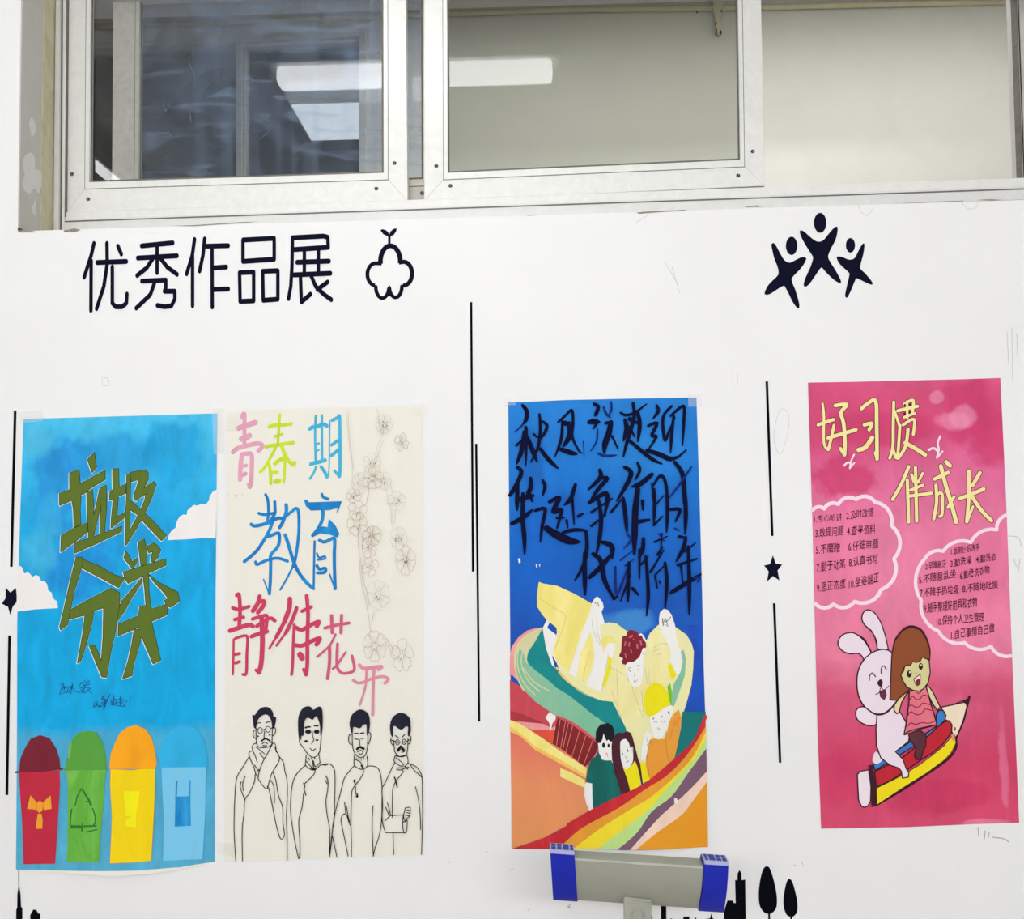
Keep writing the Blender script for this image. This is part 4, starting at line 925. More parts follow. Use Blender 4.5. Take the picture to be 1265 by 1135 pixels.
# ---- poster 3: blue poster with reaching figures and a rainbow
x0, x1 = at(632,1049).x, at(874,1046).x
w3 = (lift([(at(792,1048).x, (x1-x0)*0.40, 0.020), (at(700,1048).x, (x1-x0)*0.25, 0.004)], at(790,968).z, at(790,1048).z), x0-0.02, (x1-x0+0.04)/14, 14, at(790,1064).z, (at(790,968).z-at(790,1064).z)/8, 9)
P3 = poster('rainbow_poster', 'deep blue poster with dark brush characters above figures and a rainbow', None, (753,1048), w3)
a = P3
Q = lambda n, c, c2=None, v=0.09, s=14: paint(n, c, var=v, scale=s, col2=c2, rough=0.7)
M_BLU = paint('royal_blue_paint', None, root=P3.root, blobs=[(775,770,34,16,(70,146,210),0.7),(690,640,60,40,(8,92,190),0.5),(800,560,60,30,(40,134,214),0.5),(655,570,18,40,(12,88,180),0.5)], var=0.12, scale=9, stops=[(0.40,(26,78,178)), (0.60,(14,98,196)), (0.80,(22,118,208)), (0.95,(34,128,212)), (1.0,(24,96,180))], height=1.2, wob=0.05, streak=(1,1,0.6))
M_BLUD = Q('deep_blue_paint', (22,70,176), (20,82,188)); M_BLUL = Q('light_blue_paint', (52,132,204))
whi, pale, crm = Q('bare_white', (240,237,232), None, 0.02), Q('pale_yellow_paint', (238,232,176), (234,228,164), 0.04), Q('cream_yellow', (238,228,158), (244,236,180), 0.04)
yel, bri, teal, tealg = Q('soft_yellow', (242,226,124), (246,232,150), 0.05), Q('bright_yellow', (240,226,10), (236,220,30), 0.05), Q('teal_paint', (12,142,142), (8,124,132)), Q('sea_green_paint', (142,196,162), (120,184,150))
sand, pink, salm, crim = Q('sand_paint', (220,210,160), (206,206,164)), Q('pink_paint', (236,150,156), (240,168,150)), paint('salmon_paint', None, var=0.07, scale=7, stops=[(0.0,(228,150,92)),(0.12,(234,146,100)),(0.2,(230,128,98)),(0.3,(222,100,96)),(0.42,(214,80,88))], height=1.2, wob=0.06), Q('crimson_paint', (204,70,84), (214,84,96))
dred, lred, orr, maro = Q('comb_red', (116,28,34), (136,34,36)), Q('comb_line', (214,120,110)), Q('vermilion', (222,76,58), (228,92,64)), Q('maroon_hair', (112,22,36), (132,28,44))
G1 = Frame(620, 480, 5.06); G2 = Frame(620, 600, 5.06); G3 = Frame(620, 710, 4.865); G4 = Frame(620, 860, 4.865); G5 = Frame(720, 770, 9.46); G6 = Frame(715, 860, 7.57)
a.begin('paper'); a.fill(M_WPAPER, None, "627,495.2 740,492.5 861.2,490.2 864.8,618 868,740 871,889 875,1046.2 753,1048 631.4,1049.4 630,800"); a.end()
a.begin('painted_ground'); a.fill(M_BLU, None, "627.8,496.4 645,496.6 700,494 740,493.2 790,492 850,491 860.4,491.6 864.4,618 867.6,740 870.6,889 874.4,1045.6 753,1047.4 631.9,1048.8 630.4,800")
a.fill(M_BLUD, G3, "1110,300 1205,300 1222,825 1088,826 1145,640 1155,450", smooth=False)
a.fill(salm, G4, "50,150 200,240 350,330 500,430 510,520 560,690 400,770 250,850 60,917")
a.fill(crim, G4, "48,-100 110,-60 200,20 290,90 350,130 330,210 300,290 180,220 50,150")
a.end()
a.begin('painted_swirl', 'pink, green and teal swirl')
a.fill(tealg, G3, "110,450 200,400 250,480 330,600 600,770 660,770 760,960 640,1010 560,960 330,850 200,760 100,650 80,540")
a.fill(pink, G3, "48,612 48,490 60,430 100,375 150,335 200,320 246,317 180,350 110,400 80,470 76,560 100,640 60,600", smooth=False)
a.fill(sand, G3, "246,318 190,335 130,370 90,420 74,480 76,560 100,640 140,700 200,600 160,540 150,510 160,460 200,400", smooth=True)
a.fill(tealg, G3, "100,450 85,520 100,620 150,710 230,775 300,810 350,850 430,900 520,950 600,1000 640,960 640,900 560,850 500,800 400,730 300,660 210,590 160,540 140,520 130,470", smooth=True)
for sp in ("180,360 120,410 95,480 100,570 140,660 210,730", "200,380 145,430 118,490 125,570 170,650 240,710", "130,560 190,640 290,700"): a.line(sand, G3, sp, 7)
a.fill(teal, G3, "246,318 252,360 265,440 285,500 310,540 340,585 375,620 460,700 570,755 620,768 665,760 690,800 715,860 745,920 750,950 700,990 640,960 600,920 540,838 500,800 400,722 330,680 290,642 200,572 160,535 150,505 160,460 200,400", smooth=False)
a.fill(tealg, G4, "640,165 560,120 520,90 430,60 330,-10 250,-30 200,-10 280,70 350,120 440,170 520,240 580,270 620,230", smooth=True)
a.fill(teal, G4, "430,-20 540,90 600,150 680,190 748,196 720,130 665,30 600,20")
a.end()
a.begin('painted_beams', 'red comb shape and yellow beams')
a.fill(salm, G4, "60,150 330,180 590,300 520,460 520,560 330,420")
a.fill(crim, G4, "50,-20 130,10 280,100 400,160 600,280 590,300 520,420 330,300 180,210 50,140")
a.fill(Q('dusky_red',(176,52,66)), G4, "50,85 130,110 260,165 320,180 300,205 180,170 50,140")
a.fill(orr, G4, "180,205 320,195 325,260 300,290 230,250")
a.fill(pink, G4, "90,150 250,165 300,190 320,175 325,205 180,200 100,175")
a.line(crim, G4, "330,122 400,150 480,200 545,252 600,285", 16)
a.fill(dred, G4, "335,130 400,158 480,210 545,262 585,290 560,350 500,425 430,370 370,325 305,285 320,200")
a.lines(lred, G4, "350,140 328,296;382,150 352,318;425,178 385,335;468,205 420,365;505,235 455,395;545,268 490,415;400,160 365,325", 4, smooth=False)
a.fill(yel, G4, "50,142 100,160 150,190 250,255 350,330 510,430 505,492 430,450 350,405 200,322 110,240 50,212")
a.fill(Q('beam_yellow',(244,196,92)), G4, "50,180 120,230 200,300 350,380 500,470 505,492 430,450 350,405 200,322 110,240 50,212")
a.fill(yel, G4, "352,432 420,458 500,505 498,550 430,520 350,482"); a.fill(whi, G4, "262,128 285,95 325,118 322,140 305,160 294,208 285,160")
a.fill(whi, G4, "498,525 540,530 540,600 550,685 530,690 508,650 496,600")
a.end()
a.begin('painted_figure', 'tall figure in a pale robe with maroon hair and raised arms')
a.fill(whi, G3, "335,330 540,190 600,225 620,300 600,470 620,700 590,730 500,705 400,640 300,480")
a.fill(whi, G3, "245,320 270,270 330,330 325,360 335,400 300,480 320,560 300,540 265,440")
a.fill(yel, G3, "222,42 250,52 330,65 430,110 540,172 528,230 480,340 440,470 402,592 330,520 304,470 320,420 335,350 322,312 270,272 240,235 212,190 210,130")
a.fill(M_BLU, G3, "272,318 288,284 330,322 326,360")
a.lines(Q('robe_line',(214,190,110)), G3, "225,140 300,190 375,235 382,260 360,340 310,460", 3)
a.lines(Q('robe_line2',(232,206,120)), G3, "330,560 420,630 500,690 560,730 600,735 590,745 500,705 400,640 345,585", 14)
a.fill(pale, G3, "330,530 400,590 450,620 470,480 540,320 590,300 640,285 690,292 740,330 870,392 890,350 940,300 1040,310 1110,360 1140,410 1154,460 1150,560 1140,660 1110,770 1092,826 1080,860 1070,1000 1010,1050 1000,1110 840,1150 760,1000 745,920 715,860 665,762 600,755 500,710 420,655 350,580")
a.fill(yel, G3, "470,480 545,330 555,500 510,640 455,620")
a.fill(crm, G3, "880,400 940,330 1000,400 1015,520 1000,600 930,570 870,560 890,470", smooth=True)
a.fill(crm, G3, "640,560 740,560 880,560 1000,600 1010,700 1000,800 870,850 760,850 720,860 680,760 620,720 610,690", smooth=False)
a.fill(whi, G3, "540,170 555,145 572,128 590,145 606,165 612,195 598,225 590,290 595,400 610,470 625,440 640,410 680,412 682,440 665,500 640,490 620,600 600,705 560,690 512,668 515,630 540,580 555,500 550,400 520,300 490,400 460,500 440,600 450,620 400,590 440,480 500,300 530,220")
a.fill(whi, G3, "945,262 950,225 975,202 1000,212 1020,240 1040,300 1050,380 1062,430 1085,470 1085,530 1070,600 1045,600 1010,540 1015,460 990,400 945,310")
for m, sp in ((bri, "640,492 658,500 655,570 638,620 622,678 600,668 620,600 632,560"), (bri, "996,545 1018,530 1048,598 1030,632 1015,620"), (yel, "598,402 612,372 645,362 678,378 684,412 640,405 612,440"), (yel, "955,750 1015,740 1018,790 975,810")): a.fill(m, G3, sp)
a.fill(tealg, G3, "1075,460 1092,450 1106,500 1100,600 1075,680 1035,790 1012,782 1030,660 1075,580 1088,520"); a.fill(Q('leaf_green',(120,196,30)), G3, "995,670 1012,650 1022,700 1020,780 1005,760")
PC = Q('pencil_grey', (190,184,160)); PD = Q('pencil_dark', (90,84,78))
a.lines(PC, G3, "550,230 545,320 590,420;570,250 575,340 600,430;600,700 640,480;690,560 700,860;620,540 740,600;860,560 900,800;880,570 890,660;910,440 960,410 1000,420;905,460 960,440;930,480 970,470;560,165 575,185;780,640 790,700 850,860;530,460 500,560 490,640;660,700 720,860;840,700 850,830", 2.2)
a.lines(PD, G3, "5:965,262 970,305;4:968,290 985,262;4:985,265 996,300;4:980,285 1004,270 1015,252;3:985,300 1000,310;3:555,165 570,175;3:575,165 585,190", 4, smooth=False)
a.fill(whi, G5, "440,380 470,450 500,480 505,590 535,670 575,725 625,742 670,720 695,660 705,580 708,480 722,380 735,300 738,200 690,120 640,150", smooth=True)
a.fill(maro, G5, "520,100 545,78 575,76 605,84 640,100 652,138 690,142 705,185 736,222 736,282 704,288 680,350 660,392 630,420 610,436 580,452 545,448 520,462 498,482 462,468 458,436 468,408 430,388 430,360 446,330 452,260 455,215 468,150 508,142", smooth=True)
a.lines(Q('hair_pink',(190,96,116)), G5, "24:550,160 575,145;16:500,215 488,260;16:545,225 540,265;22:635,245 640,285;20:675,205 685,250;14:560,300 570,340;14:495,350 505,400;12:590,180 592,190", 16, smooth=False)
a.lines(PD, G5, "5:532,548 540,520 560,515;9:548,556 556,560;6:635,500 650,488 665,495;10:645,540 652,545;4:602,600 606,622;4:598,660 606,692 640,655;6:700,340 712,360;3:515,540 520,620 540,680;3:705,400 720,360", 5)
a.end()
a.begin('painted_figure', 'yellow-haired child in an orange robe')
M_OR = Q('robe_orange', (236,160,60), (228,144,44))
a.fill(Q('teal_dark',(10,118,116),(6,104,104)), G4, "1085,92 1225,92 1226,140 1150,272 1060,385 1010,405 1060,270 1082,160")
a.fill(M_OR, G6, "640,440 660,415 690,395 800,400 830,330 850,220 900,150 935,125 962,205 945,330 925,450 900,560 862,660 760,750 660,775 625,650")
a.fill(whi, G6, "610,360 640,320 680,370 655,430 648,500 620,600 582,600 586,500")
a.fill(whi, G6, "668,190 740,150 845,85 882,120 868,180 850,235 820,310 790,370 755,402 705,382 682,320", smooth=True)
a.fill(bri, G6, "610,0 640,-80 700,-130 780,-110 840,-20 850,50 845,90 780,115 740,155 700,180 655,190 625,150 612,80", smooth=False)
a.lines(PD, G6, "8:695,215 702,200;9:772,185 780,192;12:838,145 846,165;4:705,245 722,236 732,246;4:775,240 792,230 802,242;4:738,290 745,318 758,300;4:665,410 690,460;3:632,380 640,420;4:640,460 648,440", 4)
a.lines(Q('robe_dark',(206,124,36)), G6, "820,330 815,420 830,560 870,640;900,230 850,400;660,440 640,560 660,760;940,200 900,280", 5)
a.end()
a.begin('painted_figure', 'black-haired boy in a dark teal shirt')
a.fill(whi, G6, "175,400 330,380 330,620 225,620 190,540")
a.fill(whi, G6, "185,420 212,520 230,575 260,590 300,590 312,500 310,400 250,330 200,350"); a.fill(whi, G6, "65,805 128,815 130,1045 92,1060 55,900")
M_TS = Q('shirt_teal', (6,98,92), (8,112,104), 0.14)
a.fill(M_TS, G6, "65,800 85,680 115,590 195,535 215,590 250,600 305,598 335,680 365,780 395,912 280,990 130,1045 124,815")
a.fill(Q('black_hair',(14,16,28)), G6, "158,410 160,330 180,290 205,262 240,258 272,248 310,270 330,310 335,380 322,415 300,425 275,405 262,420 245,385 232,345 222,400 205,435 185,438 165,435", smooth=False)
for q in ((232,458,14,24),(279,460,10,18)): a.ell(Q('black_hair',(14,16,28)), G6, *q)
a.lines(pink, G6, "245,540 262,530 270,560", 8); a.end()
a.begin('painted_figure', 'long-haired girl in a yellow top')
a.fill(Q('plum_hair',(78,26,44),(66,22,40)), G6, "305,470 340,370 450,330 500,370 560,600 585,640 590,840 480,895 400,920 330,700")
a.fill(Q('plum_hair',(78,26,44),(66,22,40)), G6, "306,470 312,410 340,362 380,336 410,345 450,325 485,340 502,380 515,470 540,560 575,630 585,700 580,775 560,760 555,690 520,620 500,560 480,460 440,410 395,425 388,560 408,670 455,780 478,885 402,915 370,800 335,680 310,590")
a.fill(bri, G6, "410,655 460,682 500,640 525,600 550,660 570,740 585,830 530,860 482,886 455,780"); a.fill(bri, G6, "572,612 620,620 640,700 665,778 600,815 590,740")
a.fill(whi, G6, "388,440 405,410 440,400 470,440 480,480 505,470 508,520 505,610 470,670 440,682 410,645 392,570", smooth=True)
a.lines(PD, G6, "10:408,530 410,545;10:456,498 460,515;4:398,512 408,500;4:450,480 462,474;4:436,560 444,580;5:446,612 456,615 464,600;3:485,460 500,470 500,520", 4); a.end()
ra = [("60,917 250,850 400,770 540,690 700,610 850,540 1000,420 1100,330 1165,260 1224,122", None),
      ("340,912 480,790 700,670 860,560 1000,470 1130,330 1225,180", Q('rainbow_red',(196,36,48),(210,50,50))),
      ("430,912 590,790 750,690 900,600 1040,480 1150,360 1226,212", Q('rainbow_orange',(232,156,52))),
      ("570,912 730,790 880,680 960,590 1060,480 1160,370 1227,250", Q('rainbow_yellow',(246,224,44),(240,214,50))),
      ("690,910 810,810 900,690 1020,600 1120,460 1229,312", Q('rainbow_green',(196,226,134),(180,220,140))),
      ("765,909 870,800 960,710 1060,625 1150,540 1232,450", Q('rainbow_purple',(126,92,114),(116,82,104))),
      ("800,908 930,810 1080,710 1160,610 1234,512", Q('rainbow_peach',(242,208,188)))]
for i in range(1, len(ra)):
    a.begin('rainbow_band'); A0 = catmull(nums(ra[i-1][0]), False, 4); A1 = catmull(nums(ra[i][0]), False, 4)
    a.fill(ra[i][1], G4, A0 + A1[::-1])
    if i == 1: a.line(ra[1][1], G4, A0[8:], 20, smooth=False)
    a.end()
a.begin('painted_corner', 'orange corner'); a.fill(Q('corner_orange',(234,160,36),(228,148,30)), G4, catmull(nums(ra[-1][0]), False, 4) + [(1238,904),(1000,906),(800,908)])
a.end()
for F, sp in ((G4, "1036,608 1050,612 1062,636 1050,646 1036,640"), (G2, "100,455 115,452 118,480 106,484"), (G2, "212,490 222,488 222,512 213,508"), (G2, "232,488 240,492 236,510")):
    a.begin('bare_nick'); a.fill(whi, F, sp); a.end()
INK = paint('ink_navy', (12,16,56), var=0.3, scale=30, rough=0.8, spec=0.08, col2=(9,11,32)); INK2 = paint('ink_thin', (22,44,116), var=0.2, scale=30, rough=0.8, spec=0.08)
def brush(lab, specs):
    a.begin('brush_lettering', lab)
    for F, sp in specs:
        for t in sp.split(';'):
            w, p = t.split(':'); w = float(w)
            a.line(INK if w > 15 else INK2, F, p, w*1.12, taper=(0.75, 0.4))
    a.end()
brush('top line of dark brush characters 秋风送爽迎', [(G1,
 "24:130,105 155,140 152,190 130,225;14:130,225 80,272;18:145,245 152,262 150,480;26:140,270 125,380 92,470;20:90,355 130,315;26:158,300 190,380 220,455;30:180,350 215,440;18:235,160 240,260 225,370 180,460;18:200,285 232,312;18:255,205 282,230 268,275 238,320;24:240,375 290,440 350,498;"
 "16:352,208 395,170 438,135 445,220 440,300 480,385 502,402;18:378,200 372,310 332,425;40:395,215 425,225;30:420,215 425,290 385,360;28:368,378 415,395 468,408;"
 "22:575,95 602,112 590,155 582,170;30:545,210 575,205 610,208;22:595,215 570,252;10:598,250 592,330 552,392;13:635,115 655,160 680,180;12:683,82 685,130 668,170;26:650,215 690,205;34:682,210 668,280 645,345 640,400;20:690,298 725,375;14:600,402 645,420 718,415;10:510,330 515,430;"
 "16:742,150 775,165 830,150 905,95;22:820,90 828,170 805,260 778,350 760,425;26:770,195 780,250 760,325;24:850,150 862,225 850,330;34:800,190 850,215;24:800,240 830,300;22:788,315 870,385 940,440 1000,470;"
 "20:968,105 978,140 945,188;20:915,232 970,215 938,290 965,302 915,382;28:908,385 990,412 1050,438 1105,425;18:1105,425 1155,380;18:1062,108 1008,180 1018,318 1040,280 1082,180;18:1075,170 1062,280 1055,400;18:1055,170 1135,108 1138,200 1130,355")])
brush('second line of dark brush characters 华诞争作时', [(G1, "24:95,490 122,520 95,590 42,668;24:100,600 95,690 95,760;26:180,560 180,620 150,680;20:255,572 270,612 255,668;24:612,508 615,555 540,632;24:620,558 658,562 600,630 555,700;26:768,490 808,525 780,600 720,700;18:848,462 862,510 832,572;28:938,535 870,592 815,612;18:940,592 945,700;18:950,600 985,548 1015,560 1030,640 1030,720;26:1082,460 1128,530 1140,640 1138,720;13:1185,488 1110,600 1040,690"),
 (G2, "26:132,50 130,200 140,320 142,425;22:50,60 90,20;26:62,235 130,200 190,150;40:110,85 195,60;34:165,40 190,95;20:208,155 270,145 252,250 240,350;26:298,100 358,75 322,160 372,152 345,265;20:345,200 390,200;24:460,-10 430,80 390,120;22:440,80 452,240;26:478,190 510,172;20:405,215 412,262;44:280,265 340,305 420,342 480,350;20:380,292 450,275 530,278;"
 "26:548,105 640,48 662,80 640,190;20:560,165 690,78;20:560,250 650,182;24:605,90 620,200 612,320 590,430;24:760,80 772,180 782,290;36:850,20 835,150 830,300 828,425;28:880,95 882,150;34:850,225 920,212;20:685,162 760,70;20:952,20 955,120 950,235;16:960,120 1012,60;20:950,245 1005,190;20:1030,0 1035,150 1030,290;24:1140,0 1150,150 1146,300;20:1052,148 1112,150 1085,225;14:1080,265 1110,280")])
brush('third line of dark brush characters 代新青年', [(G2,
 "22:525,282 532,380 512,490 458,590;26:518,420 518,560 520,682;28:548,572 620,505 690,420;28:630,352 688,378 688,455;28:570,425 620,470 642,590 700,705;26:700,705 725,690;13:782,300 806,340 762,392;13:742,465 822,400;12:770,500 830,455;15:710,505 718,680 790,500;22:795,480 790,600 788,725;20:800,560 742,722;26:818,642 855,682;24:885,330 880,400 855,450;22:862,400 860,580;16:870,492 915,440;20:900,440 912,600 915,700 905,812;"
 "16:955,350 1035,315;16:1000,300 992,420;14:985,300 1015,345;22:975,430 1005,380;20:930,538 1012,400;20:1020,480 1032,600 1020,770;16:960,555 1022,492;18:958,560 972,640;16:985,595 992,612;26:1110,318 1148,322;22:1150,322 1135,390 1090,472;16:1140,412 1212,355;22:1100,495 1222,455;18:1120,500 1132,610;26:1058,668 1150,610 1245,552;22:1165,380 1172,600 1172,805;13:1200,575 1235,575 1222,605")])
tape(a, "850,486 866,485.5 866.5,502 850.5,502.5"); tape(a, "622,492 636,491 637,500 623,501")

# ---- poster 4: pink poster
P4 = poster('pink_habits_poster', 'pink poster with a rabbit and a child riding a striped pencil', None, (1136,1020))
a = P4
DP, LP = (206,62,110), (238,150,184)
M_PK = paint('pink_wash', None, root=P4.root, blobs=[(1040,590,42,28,DP,0.85),(1090,530,70,22,DP,0.7),(1200,510,36,44,DP,0.85),(1225,540,30,34,DP,0.8),(1175,520,22,12,LP,0.5),(1157,491,9,8,LP,0.55),(1188,515,18,14,LP,0.5),(1035,960,34,34,(206,58,100),0.6),(1160,985,60,22,(200,52,94),0.7),(1240,950,6,60,(228,124,156),0.6),(1215,1016,36,5,(230,130,160),0.7),(1150,880,60,30,(226,102,140),0.5),(1100,700,50,60,(236,134,168),0.5),(1210,700,40,50,(232,112,154),0.5)], var=0.12, scale=11, stops=[(0.0,(216,76,112)),(0.12,(208,64,102)),(0.28,(218,88,124)),(0.36,(234,126,158)),(0.6,(234,124,162)),(0.74,(226,106,152)),(0.82,(214,76,122)),(0.9,(216,80,124)),(1.0,(222,96,138))], height=1.2, wob=0.07, streak=(1,1,0.5))
M_PKD = paint('pink_wash_dark', (208,64,114), var=0.08, scale=9, col2=(216,78,124)); M_PKL = paint('pink_wash_light', (232,142,178), var=0.05, scale=12, col2=(226,120,160))
M_BUB = paint('bubble_white_pink', (250,222,234), var=0.03, scale=20); M_LINE = paint('dark_plum_line', (62,16,34), var=0.2, scale=30); M_TXT = paint('plum_text', (88,12,44), var=0.2, scale=30)
M_BUT = paint('butter_yellow', (246,228,160), var=0.03, scale=20)
H1 = Frame(990, 460, 4.6); H2 = Frame(990, 590, 6.307); H3 = Frame(1115, 620, 5.673); H4 = Frame(1020, 740, 6.658); H5 = Frame(1040, 840, 6.676); H6 = Frame(990, 740, 3.782)
a.begin('paper'); a.fill(M_PK, None, "998.2,472.6 1060,471.5 1120,470 1180,468.6 1235.8,466.8 1243,620 1249.5,790 1259,1016 1200,1018 1120,1021.5 1014.4,1023.4 1010,900 1003.5,640"); a.end()
titles = [('好', "12:120,178 128,250 128,400 153,440;14:153,440 168,380 185,300;16:95,298 130,285 182,268;18:192,188 258,182 225,228 240,290 248,400 245,468;16:222,432 245,468;18:152,372 200,358 310,325"),
 ('习', "18:342,205 375,178 422,162 428,300 430,492;18:358,298 400,290 385,325;22:325,440 365,425 402,370;14:430,492 420,455"),
 ('惯', "14:525,168 522,300 520,420 502,488;12:530,220 560,310;14:522,440 545,482 560,300;14:582,180 635,158 630,230;16:548,218 600,205 660,192;12:600,165 602,258;12:582,255 645,232;14:578,298 640,266 636,352;16:606,322 592,420 550,488;20:590,400 645,430 704,468"),
 ('伴', "16:610,535 570,630 518,722;16:602,610 610,850;16:648,540 655,845;14:626,580 640,622;12:690,572 662,625;14:622,668 690,640;16:618,702 740,686"),
 ('成', "18:757,605 835,568;16:765,640 768,740 752,832;20:792,532 820,640 850,740 880,850;14:775,690 800,692 800,800 785,818;14:868,705 832,768;20:822,508 845,530"),
 ('长', "18:952,560 952,700 940,848;18:1015,570 972,642;18:900,716 970,690 1036,662;18:968,702 1020,780 1080,842;12:942,848 975,762")]
for ch, sp in titles:
    a.begin('title_lettering', 'butter yellow character ' + ch + ' with a dark edge'); Y0, Y1 = a.layer(), None
    for t in sp.split(';'):
        w, p = t.split(':'); a.line(M_LINE, H1, p, float(w)+10.5, Y=Y0)
    Y1 = a.layer()
    for t in sp.split(';'):
        w, p = t.split(':'); a.line(M_BUT, H1, p, float(w)+3, Y=Y1)
    if ch == '惯':
        for x, y in ((588,186),(618,183),(586,234),(614,226)): a.ell(M_LINE, H1, x, y, 6, 7)
    a.end()
for sp in ("13:724,440 752,430 775,448;12:790,362 775,400 780,440 770,484;10:770,486 802,448", "11:242,530 265,510 282,522;10:300,466 282,505 275,545;9:275,545 302,512"):
    a.begin('painted_bird'); a.lines(M_BUB, H1, sp, 12); a.end()
a.begin('speech_cloud', 'left cloud outline'); cus = [(87,252),(178,242),(287,207),(425,168),(575,190),(702,372),(722,632),(622,872),(415,965),(250,985),(104,978)]
P = [(x, y) for x, y in arcs(cus, 0.22)]
a.line(M_BUB, H2, P, 29, smooth=False)
a.end()
a.begin('speech_cloud', 'right cloud outline'); cus = [(760,1078),(620,1012),(435,985),(252,905),(130,690),(158,395),(285,345),(478,283),(660,195),(727,92)]
a.line(M_BUB, H3, arcs(cus, 0.18), 24, smooth=False); a.end()
a.begin('cloud_handwriting', 'left list of ten numbered habits')
for t in (("1.专心听讲",100,352,315,335,60),("2.及时改错",350,330,562,300,68),("3.敢提问题",108,468,330,448,74),("4.查寻资料",355,452,578,438,78),("5.不磨蹭",112,598,300,580,78),("6.仔细审题",365,572,600,550,76),("7.勤于动笔",118,738,342,708,80),("8.认真书写",370,698,595,668,76),("9.思正态度",120,895,345,860,78),("10.坐姿端正",370,868,605,815,80)):
    a.text(M_TXT, H2, *t[:5], t[5])
a.end()
a.begin('cloud_handwriting', 'right list of numbered habits')
for t in (("1.饭前便后洗手",340,372,540,340,52),("2.早晚刷牙",160,478,305,460,56),("3.勤洗澡",335,460,485,432,58),("4.勤洗衣",515,430,658,410,58),("5.不随意乱坐",115,575,375,530,62),("6.勤换洗衣物",402,545,610,500,60),("7.不随手扔垃圾",122,668,395,640,64),("8.不随地吐痰",420,638,670,605,62),("9.随手整理好用具和衣物",152,782,522,735,72),("10.保持个人卫生管理",240,868,572,835,66),("1.自己事情自己做",340,965,645,915,68)):
    a.text(M_TXT, H3, *t[:5], t[5])
a.end()
# the ride: pencil, rabbit, child
def col(n, c, c2=None): return paint(n, c, var=0.06, scale=16, col2=c2)
ol = (M_LINE, 1.5)
a.begin('painted_pencil', 'striped pencil with a cream tip')
a.line(M_LINE, H5, "1052,135 1030,220 1000,340 945,470 940,560 870,655 700,775 500,905 280,1032", 20)
a.fill(col('tip_cream',(244,226,198)), H5, "815,225 1010,182 1035,205 1002,330 955,450 930,480 905,420 890,340 850,325 850,270", ol=ol)
a.line(M_LINE, H5, "815,222 900,205 1000,168", 7); a.fill(M_LINE, H5, "990,170 1030,155 1058,128 1052,180 1030,240 1022,200")
a.fill(col('stripe_blue',(50,122,200),(60,134,208)), H5, "258,698 440,590 560,510 700,435 780,380 778,290 800,248 835,250 858,290 850,330 800,380 720,460 600,540 440,640 275,745", ol=(M_LINE,1.7))
a.fill(col('stripe_red',(196,36,52),(182,30,48)), H5, "270,755 370,705 480,655 600,560 700,470 790,385 850,340 885,335 908,370 905,430 830,530 740,605 650,660 500,765 400,830 285,882", ol=(M_LINE,1.7))
a.fill(col('stripe_yellow',(244,222,24),(238,212,20)), H5, "285,892 400,835 500,785 640,700 740,625 840,545 905,465 930,450 940,520 900,600 850,655 700,765 500,890 290,1028", ol=(M_LINE,0.8))
a.fill(col('tip_orange',(232,160,90)), H5, "905,450 920,440 935,480 925,505 905,490"); a.ell(col('mark_rose',(170,90,96)), H5, 932, 402, 9, 16)
a.fill(col('eraser_white',(240,224,232)), H5, "128,780 150,752 220,740 240,880 236,1000 215,1035 185,1050 160,1035 138,985", ol=ol)
a.fill(M_LINE, H5, "218,702 255,698 268,800 285,900 288,1035 245,1048 236,900"); a.end()
FUR = col('rabbit_white', (240,224,234), (234,216,228))
a.begin('painted_rabbit', 'white rabbit with long ears, smiling')
a.fill(FUR, H5, "285,590 258,625 254,670 285,690 330,660", smooth=True)
for sp in ("372,445 340,370 320,330 270,298 215,275 150,288 112,325 103,375 140,425 200,448 265,445 300,470 322,502", "432,415 420,350 395,290 370,255 320,210 298,160 312,108 350,88 400,112 445,175 478,260 500,340 512,440"): a.fill(FUR, H4, sp, smooth=True, ol=ol)
a.fill(FUR, H4, "425,955 370,915 310,885 262,900 248,940 262,990 310,1025 370,1040 425,1020", smooth=True, ol=ol)
a.fill(FUR, H5, "290,270 282,400 286,540 320,640 400,702 470,725 490,750 500,808 548,800 552,762 530,730 505,655 442,590 550,505 560,440 530,350 490,280 430,190 360,230", ol=ol)
a.fill(FUR, H4, "545,440 475,412 385,438 315,498 272,578 257,680 272,795 322,885 400,940 470,945 530,905 590,830 620,700 600,520", smooth=True, ol=(M_LINE,1.6))
a.line(M_LINE, H4, "325,888 400,942 470,944 530,906 590,832", 18, taper=(0.4, 0.7))
a.lines(M_LINE, H4, "9:360,668 362,630 385,607 410,638;9:456,612 458,568 478,548 500,580;6.5:410,782 440,768 455,725 480,748 518,712;14:275,300 330,355 372,430;8:370,250 400,300 425,390", 6)
a.fill(M_LINE, H4, "420,688 440,664 458,657 470,680 464,725 438,715"); a.fill(col('tongue',(116,40,72)), H4, "444,762 488,742 500,790 482,826 452,805", ol=(M_LINE,1.0)); a.end()
a.begin('painted_child', 'child with brown hair in a ruffled pink dress')
SK = col('skin_cream', (216,208,148)); BR = col('hair_brown', (146,78,42), (138,72,40))
a.fill(BR, H4, "530,800 535,650 545,450 570,340 630,260 700,225 780,252 830,330 856,420 855,500 770,640 700,760 620,810 590,832 528,828", ol=ol)
a.line(M_LINE, H4, "548,440 572,335 630,258 700,222 782,250 832,330 858,420 856,495", 15, taper=(0.4,0.4)); a.line(M_LINE, H4, "528,826 590,830 622,808", 9)
a.fill(col('leg_plum',(98,48,56),(84,40,50)), H5, "548,440 600,418 650,418 694,450 692,540 672,580 652,655 615,655 598,625 612,560 560,492", ol=ol)
a.line(M_LINE, H5, "602,610 622,650 645,655", 9)
